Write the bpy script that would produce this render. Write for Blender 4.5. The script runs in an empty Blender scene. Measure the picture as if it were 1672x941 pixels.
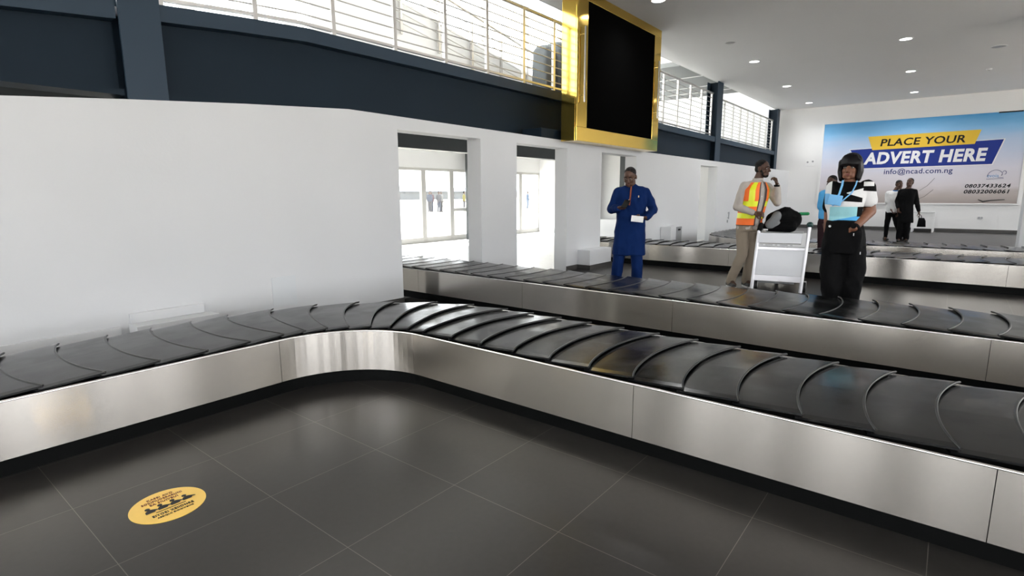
import bpy, math, random
from mathutils import Vector, Matrix, Euler
random.seed(7)
S = bpy.context.scene
C = bpy.context.collection
PI = math.pi
R = math.radians

# ------------------------------------------------------------------ materials
def new_mat(name):
    m = bpy.data.materials.new(name); m.use_nodes = True
    nt = m.node_tree
    return m, nt, nt.nodes['Principled BSDF']

def plain(name, col, rough=0.5, metal=0.0, noise=0.0, nscale=8.0, bump=0.0, bscale=60.0, spec=0.5, emit=None, estr=0.0, coat=0.0):
    m, nt, b = new_mat(name)
    b.inputs['Base Color'].default_value = (*col, 1)
    b.inputs['Roughness'].default_value = rough
    b.inputs['Metallic'].default_value = metal
    b.inputs['Specular IOR Level'].default_value = spec
    if coat: b.inputs['Coat Weight'].default_value = coat
    if emit:
        b.inputs['Emission Color'].default_value = (*emit, 1); b.inputs['Emission Strength'].default_value = estr
    tc = nt.nodes.new('ShaderNodeTexCoord')
    if noise:
        n = nt.nodes.new('ShaderNodeTexNoise'); n.inputs['Scale'].default_value = nscale; n.inputs['Detail'].default_value = 4
        nt.links.new(tc.outputs['Object'], n.inputs['Vector'])
        mx = nt.nodes.new('ShaderNodeMix'); mx.data_type = 'RGBA'
        mx.inputs[6].default_value = (*[c * (1 - noise) for c in col], 1)
        mx.inputs[7].default_value = (*[min(1, c * (1 + noise)) for c in col], 1)
        nt.links.new(n.outputs['Fac'], mx.inputs[0]); nt.links.new(mx.outputs[2], b.inputs['Base Color'])
    if bump:
        n2 = nt.nodes.new('ShaderNodeTexNoise'); n2.inputs['Scale'].default_value = bscale; n2.inputs['Detail'].default_value = 3
        nt.links.new(tc.outputs['Object'], n2.inputs['Vector'])
        bp = nt.nodes.new('ShaderNodeBump'); bp.inputs['Strength'].default_value = bump; bp.inputs['Distance'].default_value = 0.02
        nt.links.new(n2.outputs['Fac'], bp.inputs['Height']); nt.links.new(bp.outputs['Normal'], b.inputs['Normal'])
    return m

def tile_mat(name, col, grout, rough, ox, oy, size=0.6, gw=0.004, var=0.12, rn=0.012, spec=.25):
    m, nt, b = new_mat(name)
    L = nt.links
    tc = nt.nodes.new('ShaderNodeTexCoord')
    sx = nt.nodes.new('ShaderNodeSeparateXYZ'); L.new(tc.outputs['Object'], sx.inputs[0])
    def line(sock, off):
        a = nt.nodes.new('ShaderNodeMath'); a.operation = 'SUBTRACT'; L.new(sock, a.inputs[0]); a.inputs[1].default_value = off - 50 * size
        d = nt.nodes.new('ShaderNodeMath'); d.operation = 'DIVIDE'; L.new(a.outputs[0], d.inputs[0]); d.inputs[1].default_value = size
        f = nt.nodes.new('ShaderNodeMath'); f.operation = 'FRACT'; L.new(d.outputs[0], f.inputs[0])
        g = nt.nodes.new('ShaderNodeMath'); g.operation = 'LESS_THAN'; L.new(f.outputs[0], g.inputs[0]); g.inputs[1].default_value = gw / size
        fl = nt.nodes.new('ShaderNodeMath'); fl.operation = 'FLOOR'; L.new(d.outputs[0], fl.inputs[0])
        return g.outputs[0], fl.outputs[0]
    gx, ix = line(sx.outputs[0], ox); gy, iy = line(sx.outputs[1], oy)
    mxx = nt.nodes.new('ShaderNodeMath'); mxx.operation = 'MAXIMUM'; L.new(gx, mxx.inputs[0]); L.new(gy, mxx.inputs[1])
    cid = nt.nodes.new('ShaderNodeCombineXYZ'); L.new(ix, cid.inputs[0]); L.new(iy, cid.inputs[1])
    wn = nt.nodes.new('ShaderNodeTexWhiteNoise'); L.new(cid.outputs[0], wn.inputs['Vector'])
    n = nt.nodes.new('ShaderNodeTexNoise'); n.inputs['Scale'].default_value = 35; n.inputs['Detail'].default_value = 2; L.new(tc.outputs['Object'], n.inputs['Vector'])
    ad = nt.nodes.new('ShaderNodeMath'); ad.operation = 'MULTIPLY_ADD'; L.new(wn.outputs['Value'], ad.inputs[0]); ad.inputs[1].default_value = 0.5; L.new(n.outputs['Fac'], ad.inputs[2])
    mr = nt.nodes.new('ShaderNodeMapRange'); L.new(ad.outputs[0], mr.inputs[0]); mr.inputs[1].default_value = 0.3; mr.inputs[2].default_value = 1.2
    mr.inputs[3].default_value = 1 - var; mr.inputs[4].default_value = 1 + var
    vm = nt.nodes.new('ShaderNodeVectorMath'); vm.operation = 'SCALE'; vm.inputs[0].default_value = col; L.new(mr.outputs[0], vm.inputs['Scale'])
    mx = nt.nodes.new('ShaderNodeMix'); mx.data_type = 'RGBA'; L.new(mxx.outputs[0], mx.inputs[0]); L.new(vm.outputs[0], mx.inputs[6]); mx.inputs[7].default_value = (*grout, 1)
    L.new(mx.outputs[2], b.inputs['Base Color'])
    n3 = nt.nodes.new('ShaderNodeTexNoise'); n3.inputs['Scale'].default_value = 1.5; n3.inputs['Detail'].default_value = 1; L.new(tc.outputs['Object'], n3.inputs['Vector'])
    mr2 = nt.nodes.new('ShaderNodeMapRange'); L.new(n3.outputs['Fac'], mr2.inputs[0]); mr2.inputs[3].default_value = rough - rn; mr2.inputs[4].default_value = rough + rn
    L.new(mr2.outputs[0], b.inputs['Roughness'])
    b.inputs['Specular IOR Level'].default_value = spec
    return m

def steel_mat(name, col, rough, aniso):
    m, nt, b = new_mat(name); L = nt.links
    b.inputs['Metallic'].default_value = 1.0
    b.inputs['Anisotropic'].default_value = aniso
    cr = nt.nodes.new('ShaderNodeCombineXYZ'); cr.inputs[2].default_value = 1     # brushed along the panel: reflections stretch upwards
    L.new(cr.outputs[0], b.inputs['Tangent'])
    tc = nt.nodes.new('ShaderNodeTexCoord')
    mp = nt.nodes.new('ShaderNodeMapping'); mp.inputs['Scale'].default_value = (1.3, 1.3, 0.12); L.new(tc.outputs['Object'], mp.inputs[0])
    n = nt.nodes.new('ShaderNodeTexNoise'); n.inputs['Scale'].default_value = 1.6; n.inputs['Detail'].default_value = 0; L.new(mp.outputs[0], n.inputs['Vector'])
    bp = nt.nodes.new('ShaderNodeBump'); bp.inputs['Strength'].default_value = 0.05; bp.inputs['Distance'].default_value = 0.03; L.new(n.outputs['Fac'], bp.inputs['Height'])
    n2 = nt.nodes.new('ShaderNodeTexNoise'); n2.inputs['Scale'].default_value = 1.5; n2.inputs['Detail'].default_value = 1; L.new(tc.outputs['Object'], n2.inputs['Vector'])
    b.inputs['Roughness'].default_value = rough
    mx = nt.nodes.new('ShaderNodeMix'); mx.data_type = 'RGBA'; L.new(n2.outputs['Fac'], mx.inputs[0])
    mx.inputs[6].default_value = (*[c * .95 for c in col], 1); mx.inputs[7].default_value = (*[min(1, c * 1.04) for c in col], 1)
    L.new(mx.outputs[2], b.inputs['Base Color'])
    return m

def rubber_mat(name):
    m, nt, b = new_mat(name); L = nt.links
    tc = nt.nodes.new('ShaderNodeTexCoord')
    n = nt.nodes.new('ShaderNodeTexNoise'); n.inputs['Scale'].default_value = 3.2; n.inputs['Detail'].default_value = 6; n.inputs['Roughness'].default_value = .62; L.new(tc.outputs['Object'], n.inputs['Vector'])
    cr = nt.nodes.new('ShaderNodeValToRGB'); L.new(n.outputs['Fac'], cr.inputs[0])
    cr.color_ramp.elements[0].position = .46; cr.color_ramp.elements[0].color = (.0045, .005, .0058, 1)
    cr.color_ramp.elements[1].position = .74; cr.color_ramp.elements[1].color = (.075, .073, .070, 1)
    k = cr.color_ramp.elements.new(.60); k.color = (.014, .014, .0145, 1)
    L.new(cr.outputs[0], b.inputs['Base Color'])
    n2 = nt.nodes.new('ShaderNodeTexNoise'); n2.inputs['Scale'].default_value = 4.5; n2.inputs['Detail'].default_value = 4
    mp = nt.nodes.new('ShaderNodeMapping'); mp.inputs['Location'].default_value = (5, 3, 1); L.new(tc.outputs['Object'], mp.inputs[0]); L.new(mp.outputs[0], n2.inputs['Vector'])
    mr = nt.nodes.new('ShaderNodeMapRange'); L.new(n2.outputs['Fac'], mr.inputs[0]); mr.inputs[1].default_value = .38; mr.inputs[2].default_value = .62; mr.inputs[3].default_value = .15; mr.inputs[4].default_value = .268
    L.new(mr.outputs[0], b.inputs['Roughness'])
    b.inputs['Specular IOR Level'].default_value = .46
    bp = nt.nodes.new('ShaderNodeBump'); bp.inputs['Strength'].default_value = .06; bp.inputs['Distance'].default_value = .02; L.new(n2.outputs['Fac'], bp.inputs['Height']); L.new(bp.outputs['Normal'], b.inputs['Normal'])
    return m

def glass_mat():
    m = bpy.data.materials.new('clear_glass'); m.use_nodes = True; nt = m.node_tree; nt.nodes.clear(); L = nt.links
    o = nt.nodes.new('ShaderNodeOutputMaterial'); t = nt.nodes.new('ShaderNodeBsdfTransparent'); t.inputs[0].default_value = (.93, .95, .95, 1)
    g = nt.nodes.new('ShaderNodeBsdfGlossy'); g.inputs['Roughness'].default_value = .02
    mx = nt.nodes.new('ShaderNodeMixShader'); mx.inputs[0].default_value = .05; L.new(t.outputs[0], mx.inputs[1]); L.new(g.outputs[0], mx.inputs[2]); L.new(mx.outputs[0], o.inputs[0])
    return m

def print_mat():
    # the printed sky-and-sand picture on the billboard (ink, in object z)
    m, nt, b = new_mat('billboard_print'); L = nt.links
    tc = nt.nodes.new('ShaderNodeTexCoord'); sp = nt.nodes.new('ShaderNodeSeparateXYZ'); L.new(tc.outputs['Object'], sp.inputs[0])
    n = nt.nodes.new('ShaderNodeTexNoise'); n.inputs['Scale'].default_value = 1.1; n.inputs['Detail'].default_value = 5
    mp = nt.nodes.new('ShaderNodeMapping'); mp.inputs['Scale'].default_value = (1, .6, 2.4); L.new(tc.outputs['Object'], mp.inputs[0]); L.new(mp.outputs[0], n.inputs['Vector'])
    a = nt.nodes.new('ShaderNodeMath'); a.operation = 'MULTIPLY_ADD'; L.new(n.outputs['Fac'], a.inputs[0]); a.inputs[1].default_value = .5; L.new(sp.outputs[2], a.inputs[2])
    mr = nt.nodes.new('ShaderNodeMapRange'); L.new(a.outputs[0], mr.inputs[0]); mr.inputs[1].default_value = 1.15; mr.inputs[2].default_value = 4.25
    cr = nt.nodes.new('ShaderNodeValToRGB'); L.new(mr.outputs[0], cr.inputs[0]); e = cr.color_ramp.elements
    e[0].position = 0; e[0].color = (.36, .31, .29, 1); e[1].position = 1; e[1].color = (.07, .33, .66, 1)
    for p, c in ((.13, (.50, .45, .43)), (.22, (.68, .64, .67)), (.42, (.70, .69, .78)), (.68, (.52, .63, .83)), (.84, (.26, .54, .84))):
        k = e.new(p); k.color = (*c, 1)
    L.new(cr.outputs[0], b.inputs['Base Color']); b.inputs['Roughness'].default_value = .35; b.inputs['Specular IOR Level'].default_value = .2
    return m

M = dict(
    wall=plain('white_wall_paint', (.64, .652, .665), .55, noise=.025, nscale=1.3, bump=.03, bscale=40),
    wall_b=plain('white_back_wall_paint', (.80, .80, .80), .5, noise=.02, nscale=1.0),
    ceil=plain('ceiling_paint', (.92, .92, .92), .7, noise=.02, nscale=.7),
    floor=tile_mat('dark_floor_tile', (.034, .0318, .030), (.13, .12, .105), .292, .527, .539, gw=.003),
    floor_glare=tile_mat('glare_floor_tile', (.62, .61, .60), (.30, .29, .28), .25, .5, .5),  # dark tile coloured pale, standing in for the glazed doors' reflected glare
    base=plain('dark_baseboard_tile', (.055, .053, .05), .4, noise=.2, nscale=12),
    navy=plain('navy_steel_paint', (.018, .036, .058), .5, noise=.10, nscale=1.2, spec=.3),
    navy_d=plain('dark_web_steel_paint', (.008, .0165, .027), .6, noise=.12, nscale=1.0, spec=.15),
    grey_d=plain('charcoal_steel_paint', (.045, .052, .056), .5, noise=.1, nscale=2),
    steel=steel_mat('brushed_steel', (.70, .665, .615), .18, .93),
    rim=plain('polished_steel_edge', (.78, .77, .75), .16, 1.0),
    black=plain('black_kick_plate', (.0025, .003, .003), .5, noise=.15, spec=.1),
    deck=plain('black_deck', (.006, .006, .006), .6),
    rubber=rubber_mat('black_rubber_slat'),
    lip=plain('highlight_rubber_edge', (.012, .012, .012), .3, noise=.3, nscale=9),  # moulded bead; its paler tint stands in for the highlight along slat edges
    chrome=plain('stainless_tube', (.58, .565, .55), .42, 1.0),
    chrome2=plain('bright_chrome', (.86, .86, .86), .1, 1.0),
    gold=plain('gold_mirror_panel', (.88, .60, .13), .09, 1.0, noise=.03, nscale=2),
    screen=plain('black_led_screen', (.002, .002, .002), .8, spec=0),
    glass=glass_mat(),
    frame_w=plain('white_window_frame', (.52, .51, .49), .4),
    sand=plain('pale_outside_ground', (.74, .69, .61), .9, noise=.15, nscale=.6),
    pr=print_mat(),
    frame_b=plain('billboard_frame_white', (.80, .80, .80), .35),
    yellow=plain('yellow_print', (.83, .55, .06), .35, spec=.15),
    blue=plain('royal_blue_print', (.018, .040, .26), .35, spec=.15),
    ink=plain('black_print', (.012, .012, .014), .4, spec=.15),
    ink_b=plain('navy_print', (.035, .05, .17), .4, spec=.15),
    white_p=plain('white_print', (.86, .86, .88), .4, spec=.15),
    sky_p=plain('pale_blue_print', (.20, .38, .62), .4, spec=.15),
    st_y=plain('yellow_sticker_vinyl', (.95, .62, .13), .35, noise=.04, nscale=20),
    st_r=plain('maroon_print', (.20, .05, .02), .5),
    white_g=plain('white_gloss_plate', (.82, .82, .82), .3),
    grey=plain('grey_metal_box', (.32, .33, .34), .35, .3, noise=.06),
    grey_l=plain('light_grey_panel', (.66, .67, .68), .45),
    lamp=plain('downlight_lens', (.9, .9, .9), .4, emit=(1, .98, .95), estr=9),
    lamp_off=plain('downlight_lens_off', (.35, .35, .35), .3),
    cover=plain('grey_plastic_cover', (.11, .125, .14), .5, noise=.1, nscale=5, bump=.3, bscale=6),
    soff=plain('grey_soffit_panel', (.20, .21, .21), .6, noise=.06, nscale=2),
    alu=plain('trolley_aluminium', (.62, .62, .65), .32, .6),
    panel_w=plain('trolley_white_panel', (.74, .76, .80), .4),
    green_d=plain('dark_green_grip', (.008, .045, .04), .4),
    green=plain('green_plastic', (.015, .30, .10), .35),
    tyre=plain('black_tyre', (.012, .012, .012), .6),
    bag=plain('black_bag_nylon', (.004, .004, .0045), .8, spec=.08, bump=.35, bscale=14),
    bag_g=plain('grey_bag_fabric', (.20, .21, .22), .8, bump=.3, bscale=20),
    phone=plain('black_phone', (.008, .008, .009), .2),
)

# ------------------------------------------------------------------ mesh helpers
class MB:
    def __init__(s): s.v = []; s.f = []; s.m = []; s.sm = []
    def add(s, vs, fs, mi=0, smooth=False):
        b = len(s.v); s.v += [tuple(v) for v in vs]
        for f in fs: s.f.append([b + i for i in f]); s.m.append(mi); s.sm.append(smooth)
    def box(s, a, b, mi=0):
        x0, y0, z0 = [min(a[i], b[i]) for i in range(3)]; x1, y1, z1 = [max(a[i], b[i]) for i in range(3)]
        s.hexa([(x0, y0, z0), (x1, y0, z0), (x1, y1, z0), (x0, y1, z0), (x0, y0, z1), (x1, y0, z1), (x1, y1, z1), (x0, y1, z1)], mi)
    def hexa(s, p, mi=0):
        s.add(p, [(0, 3, 2, 1), (4, 5, 6, 7), (0, 1, 5, 4), (1, 2, 6, 5), (2, 3, 7, 6), (3, 0, 4, 7)], mi)
    def tube(s, pts, r, n=8, mi=0, cap=True, radii=None):
        pts = [Vector(p) for p in pts]; k = len(pts); rings = []
        t0 = (pts[1] - pts[0]).normalized(); up = Vector((0, 0, 1)) if abs(t0.z) < .9 else Vector((1, 0, 0))
        a = t0.cross(up).normalized()
        for i, p in enumerate(pts):
            t = (pts[min(i + 1, k - 1)] - pts[max(i - 1, 0)]).normalized()
            a = (a - t * a.dot(t)).normalized(); b2 = t.cross(a); rr = radii[i] if radii else r
            rings.append([p + (a * math.cos(2 * PI * j / n) + b2 * math.sin(2 * PI * j / n)) * rr for j in range(n)])
        fs = []
        for i in range(k - 1):
            for j in range(n): fs.append((i * n + j, i * n + (j + 1) % n, (i + 1) * n + (j + 1) % n, (i + 1) * n + j))
        s.add([v for r_ in rings for v in r_], fs, mi, True)
        if cap:
            s.add(rings[0], [tuple(range(n))[::-1]], mi); s.add(rings[-1], [tuple(range(n))], mi)
    def cyl(s, c, r, h, n=24, mi=0, axis='z', r2=None):
        r2 = r if r2 is None else r2; lo = []; hi = []
        for j in range(n):
            a = 2 * PI * j / n; u, w = math.cos(a), math.sin(a)
            def P(rr, d):
                if axis == 'z': return (c[0] + rr * u, c[1] + rr * w, c[2] + d)
                if axis == 'y': return (c[0] + rr * u, c[1] + d, c[2] + rr * w)
                return (c[0] + d, c[1] + rr * u, c[2] + rr * w)
            lo.append(P(r, 0)); hi.append(P(r2, h))
        s.add(lo + hi, [(j, (j + 1) % n, n + (j + 1) % n, n + j) for j in range(n)], mi, True)
        s.add(lo, [tuple(range(n))[::-1]], mi); s.add(hi, [tuple(range(n))], mi)
    def ell(s, c, r, rot=None, n=16, mi=0):
        vs = []; fs = []; m = n // 2; c = Vector(c)
        for i in range(m + 1):
            th = PI * i / m
            for j in range(n):
                ph = 2 * PI * j / n; v = Vector((r[0] * math.sin(th) * math.cos(ph), r[1] * math.sin(th) * math.sin(ph), r[2] * math.cos(th)))
                if rot: v = rot @ v
                vs.append(c + v)
        for i in range(m):
            for j in range(n): fs.append((i * n + j, (i + 1) * n + j, (i + 1) * n + (j + 1) % n, i * n + (j + 1) % n))
        s.add(vs, fs, mi, True)
    def capsule(s, p0, r0, p1, r1, n=14):
        p0 = Vector(p0); p1 = Vector(p1); d = p1 - p0; L = d.length
        if L < 1e-6: s.ell(p0, (r0, r0, r0)); return
        t = d / L; pts = []; rad = []
        for k in range(5):
            a = PI / 2 * k / 4; pts.append(p0 - t * r0 * math.cos(a)); rad.append(max(r0 * math.sin(a), 1e-4))
        for k in range(5):
            a = PI / 2 * k / 4; pts.append(p1 + t * r1 * math.sin(a)); rad.append(max(r1 * math.cos(a), 1e-4))
        s.tube(pts, 1, n, radii=rad)
    def loft(s, rings, n=28, mi=0, power=2.3):
        vs = []
        for (cx, cy, z, rx, ry, yaw) in rings:
            for j in range(n):
                a = 2 * PI * j / n; ca, sa = math.cos(a), math.sin(a)
                x = rx * math.copysign(abs(ca) ** (2 / power), ca); y = ry * math.copysign(abs(sa) ** (2 / power), sa)
                vs.append((cx + x * math.cos(yaw) - y * math.sin(yaw), cy + x * math.sin(yaw) + y * math.cos(yaw), z))
        k = len(rings); fs = [(i * n + j, i * n + (j + 1) % n, (i + 1) * n + (j + 1) % n, (i + 1) * n + j) for i in range(k - 1) for j in range(n)]
        fs.append(tuple(range(n))[::-1]); fs.append(tuple((k - 1) * n + j for j in range(n)))
        s.add(vs, fs, mi, True)
    def mesh(s, name):
        me = bpy.data.meshes.new(name); me.from_pydata([tuple(v) for v in s.v], [], s.f)
        for p, mi, sm in zip(me.polygons, s.m, s.sm): p.material_index = mi; p.use_smooth = sm
        me.update(); return me
    def build(s, name, mats, parent=None, loc=None, bevel=0, rot=None):
        me = s.mesh(name)
        return link(name, me, mats, parent, loc, bevel, rot)

def link(name, me, mats, parent=None, loc=None, bevel=0, rot=None):
    o = bpy.data.objects.new(name, me); C.objects.link(o)
    for m in (mats if isinstance(mats, (list, tuple)) else [mats]): me.materials.append(m)
    if parent is not None: o.parent = parent
    if loc: o.location = loc
    if rot: o.rotation_euler = rot
    if bevel:
        b = o.modifiers.new('bevel', 'BEVEL'); b.width = bevel; b.segments = 2; b.limit_method = 'ANGLE'; b.angle_limit = R(40)
    return o

def thing(name, label, cat, loc=(0, 0, 0), rz=0, group=None):
    o = bpy.data.objects.new(name, None); C.objects.link(o); o.location = loc; o.rotation_euler = (0, 0, rz); o.empty_display_size = .1
    return tag(o, label, cat, group)
def tag(o, label, cat, group=None):
    o['label'] = label; o['category'] = cat
    if group: o['group'] = group
    return o
def struct(o): o['kind'] = 'structure'; return o
def rel(pts, loc): return [tuple(Vector(p) - Vector(loc)) for p in pts]

def baked(mb, voxel, smooth=4, fac=.5):
    """union the closed shells of mb into one continuous surface"""
    me = mb.mesh('tmp'); o = bpy.data.objects.new('tmp', me); C.objects.link(o)
    r = o.modifiers.new('r', 'REMESH'); r.mode = 'VOXEL'; r.voxel_size = voxel; r.use_smooth_shade = True
    if smooth:
        k = o.modifiers.new('s', 'SMOOTH'); k.factor = fac; k.iterations = smooth
    dg = bpy.context.evaluated_depsgraph_get(); out = bpy.data.meshes.new_from_object(o.evaluated_get(dg))
    bpy.data.objects.remove(o); bpy.data.meshes.remove(me)
    for p in out.polygons: p.use_smooth = True
    return out

def text_mesh(body, bold=0.0, shear=0.0, space=1.0, depth=.002):
    cu = bpy.data.curves.new('t', 'FONT'); cu.body = body; cu.size = 1; cu.offset = bold; cu.shear = shear; cu.space_character = space; cu.extrude = depth; cu.resolution_u = 3
    o = bpy.data.objects.new('t', cu); C.objects.link(o); dg = bpy.context.evaluated_depsgraph_get()
    me = bpy.data.meshes.new_from_object(o.evaluated_get(dg)); bpy.data.objects.remove(o); bpy.data.curves.remove(cu)
    return me
def lettering(name, body, mat, origin, ux, uy, w, h, parent, bold=0.0, shear=0.0, space=1.0):
    """flat lettering whose bounding box fills w x h from origin (lower left) along ux / uy, in the parent's space"""
    me = text_mesh(body, bold, shear, space)
    xs = [v.co.x for v in me.vertices]; ys = [v.co.y for v in me.vertices]; x0, x1, y0, y1 = min(xs), max(xs), min(ys), max(ys)
    ux = Vector(ux); uy = Vector(uy); nz = ux.cross(uy); o = Vector(origin)
    for v in me.vertices:
        v.co = o + ux * ((v.co.x - x0) / (x1 - x0) * w) + uy * ((v.co.y - y0) / (y1 - y0) * h) + nz * (v.co.z * .5)
    return link(name, me, mat, parent)

# ------------------------------------------------------------------ camera
yaw, pitch, roll = R(38.60705), R(9.75966), R(-.2567)
fw = Vector((math.cos(yaw) * math.cos(pitch), math.sin(yaw) * math.cos(pitch), -math.sin(pitch)))
rt = Vector((math.sin(yaw), -math.cos(yaw), 0)); up = rt.cross(fw)
r2 = rt * math.cos(roll) + up * math.sin(roll); u2 = -rt * math.sin(roll) + up * math.cos(roll)
cam = bpy.data.cameras.new('camera'); cam.sensor_width = 36; cam.lens = 894.6617 / 1672 * 36; cam.clip_start = .05; cam.clip_end = 400
co = bpy.data.objects.new('camera', cam); C.objects.link(co)
co.matrix_world = Matrix(((r2.x, u2.x, -fw.x, 0), (r2.y, u2.y, -fw.y, 0), (r2.z, u2.z, -fw.z, 1.38), (0, 0, 0, 1)))
S.camera = co

# ------------------------------------------------------------------ room shell
YW, TW = 5.334, .26          # front face and thickness of the white partition wall
XB = 24.65                   # advert wall
HC = 4.63                    # hall ceiling
def poly(xs):
    def f(x):
        if x <= xs[0][0]: return xs[0][1]
        for (a, za), (b, zb) in zip(xs, xs[1:]):
            if x <= b: return za + (zb - za) * (x - a) / (b - a)
        return xs[-1][1]
    return f
wt_pts = [(-8, 2.05), (.5, 2.05), (.91, 2.08), (1.67, 2.15), (2.65, 2.23), (3.8, 2.31), (5, 2.30), (10.9, 2.26), (24.65, 2.235)]
wtop = poly(wt_pts)
OPEN = [(4.48, 5.98), (6.81, 8.24), (9.44, 10.91), (14.7, 16.04)]
def optop(i): return (2.15, 2.15, 2.15, 2.105)[i]
mb = MB()
cuts = sorted(set([p[0] for p in wt_pts] + [x for o in OPEN for x in o]))
for a, b in zip(cuts, cuts[1:]):
    k = [i for i, o in enumerate(OPEN) if o[0] <= a and b <= o[1]]
    zb = optop(k[0]) if k else 0
    mb.hexa([(a, YW, zb), (b, YW, zb), (b, YW + TW, zb), (a, YW + TW, zb), (a, YW, wtop(a)), (b, YW, wtop(b)), (b, YW + TW, wtop(b)), (a, YW + TW, wtop(a))])
struct(mb.build('wall_left', M['wall']))
mb = MB()
for a, b in [(2.6, 4.48), (5.98, 6.81), (8.24, 8.6), (9.42, 9.44), (10.91, 14.7), (16.04, 24.65)]:
    mb.box((a, YW - .014, 0), (b, YW, .09))
for a, b in OPEN:
    for x, d in ((a, -.0), (b, 0)): pass
struct(mb.build('baseboard_left', M['base']))
mb = MB(); mb.box((1.44, YW - .03, 0), (-8, YW, .305)); struct(mb.build('trim_1', M['wall'], bevel=.004))

mb = MB(); mb.box((-8, -9, -.1), (XB, YW + .3, 0)); struct(mb.build('floor', M['floor']))
mb = MB(); mb.box((-8, YW + .3, -.1), (XB, 12.0, 0)); struct(mb.build('floor_back', M['floor_glare']))
mb = MB(); mb.box((XB, -9.2, 0), (XB + .2, 12.2, 8.4)); struct(mb.build('wall_back', M['wall_b']))
mb = MB(); mb.box((XB - .014, -9, 0), (XB, YW, .11)); struct(mb.build('baseboard_back', M['base']))
mb = MB(); mb.box((-8, -9, HC), (XB, 5.85, HC + .22)); struct(mb.build('ceiling', M['ceil']))
# the far (daylit) hall behind the partition: end wall, glazed outer wall
YN = 11.8
mb = MB(); mb.box((16.4, 6.2, 0), (16.6, YN, 2.9)); mb.box((16.4, YW + TW, 0), (16.6, 6.2, 2.2)); struct(mb.build('wall_side', M['wall_b']))
mb = MB(); mb.box((15.9, 8.3, 0), (16.4, 10.6, .55)); struct(mb.build('trim_2', M['wall_b']))
# outer wall: mullions at 1.13 m
MX = [10.84 + 1.13 * k for k in range(-6, 6)]
mb = MB(); mb.box((-8, YN, 0), (MX[0], YN + .2, 3.05)); mb.box((MX[0], YN, 2.12), (XB, YN + .2, 3.05)); mb.box((MX[-1], YN, 0), (XB, YN + .2, 2.12))
struct(mb.build('wall_north', M['wall_b']))
for i, (a, b) in enumerate(zip(MX, MX[1:])):
    e = struct(thing('door_%d' % (i + 1), 'x', 'x', (a, YN + .1, 0)))
    del e['label'], e['category']
    f = MB(); w = b - a
    f.box((-.02 if i else -.1, -.05, 0), (.085, .05, 2.12)); f.box((w - .085, -.05, 0), (w, .05, 2.12)); f.box((.085, -.05, 2.04), (w - .085, .05, 2.12)); f.box((.085, -.05, .0), (w - .085, .05, .15))
    if i == 7: f.box((.085, -.03, .86), (w - .085, .03, .96))
    f.build('frame', M['frame_w'], e, bevel=.006)
    g = MB(); g.box((.08, -.005, .14), (w - .08, .005, 2.05)); g.build('pane', M['glass'], e)
# mezzanine slab, upper glazing, roof
mb = MB(); mb.box((-8, 6.05, 2.98), (XB, YN, 3.05)); struct(mb.build('floor_upper', M['wall_b']))
mb = MB(); mb.box((-8, 4.0, 8.3), (XB, 12.2, 8.45)); struct(mb.build('ceiling_upper', M['wall_b']))
mb = MB(); mb.box((-8, 5.85, HC), (XB, 5.9, 4.85)); mb.box((-8, 3.9, 4.85), (XB, 4.1, 8.3)); struct(mb.build('wall_upper', M['wall_b']))
k = 0; x = -8
while x < 20.5:
    k += 1
    e = bpy.data.objects.new('window_%d' % k, None); C.objects.link(e); e.location = (x, YN + .1, 3.05); struct(e)
    w = 2.15; f = MB()
    f.box((0, -.06, 0), (.16, .06, 5.25)); f.box((w - .1, -.06, 0), (w, .06, 5.25)); f.box((.16, -.06, 0), (w - .1, .06, .12)); f.box((.16, -.05, 2.6), (w - .1, .05, 2.72)); f.box((.16, -.06, 5.13), (w - .1, .06, 5.25))
    f.build('frame', M['frame_w'], e)
    g = MB(); g.box((.15, -.005, .1), (w - .09, .005, 5.14)); g.build('pane', M['glass'], e)
    x += w
mb = MB(); mb.box((x, YN, 3.05), (XB, YN + .2, 8.3)); struct(mb.build('wall_upper_north', M['wall_b']))
# walls behind the camera, with tall windows
def windowed(name, axis, pos, a, b, w, p, z0, z1, top):
    m = MB(); t = a
    def bx(u0, u1, za, zb):
        if axis == 'y': m.box((u0, pos - .25, za), (u1, pos, zb))
        else: m.box((pos - .25, u0, za), (pos, u1, zb))
    bx(a, b, 0, z0); bx(a, b, z1, top)
    pw = [.75, .95, .6, 1.2, .7, .9, 1.3]; pp = [.6, .4, 1.0, .5, .9, .45, .7]; k = 0
    while t < b:
        bx(t, min(t + pp[k % 7], b), z0, z1); t += pp[k % 7] + pw[k % 7]; k += 1
    return struct(m.build(name, M['wall']))
windowed('wall_right', 'y', -9, -8, XB, 1.9, 1.3, .35, 4.4, 8.4)
windowed('wall_front', 'x', -8, -9, 12.2, 1.7, 1.0, .3, 4.3, 8.4)
mb = MB(); mb.box((-8, -9.2, HC + .22), (XB, 4, HC + .3)); struct(mb.build('ceiling_slab', M['ceil']))
mb = MB(); mb.box((-150, 12.0, -.22), (220, 260, -.12)); mb.box((-150, -200, -.22), (220, -9.25, -.12)); mb.box((-150, -9.25, -.22), (-8.25, 12.0, -.12))
struct(mb.build('ground', M['sand']))
# white pier at the right edge of the photo
mb = MB(); mb.box((14.55, -1.06, 0), (15.1, -2.2, HC)); struct(mb.build('wall_pier', M['wall'], bevel=.01))

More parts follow.
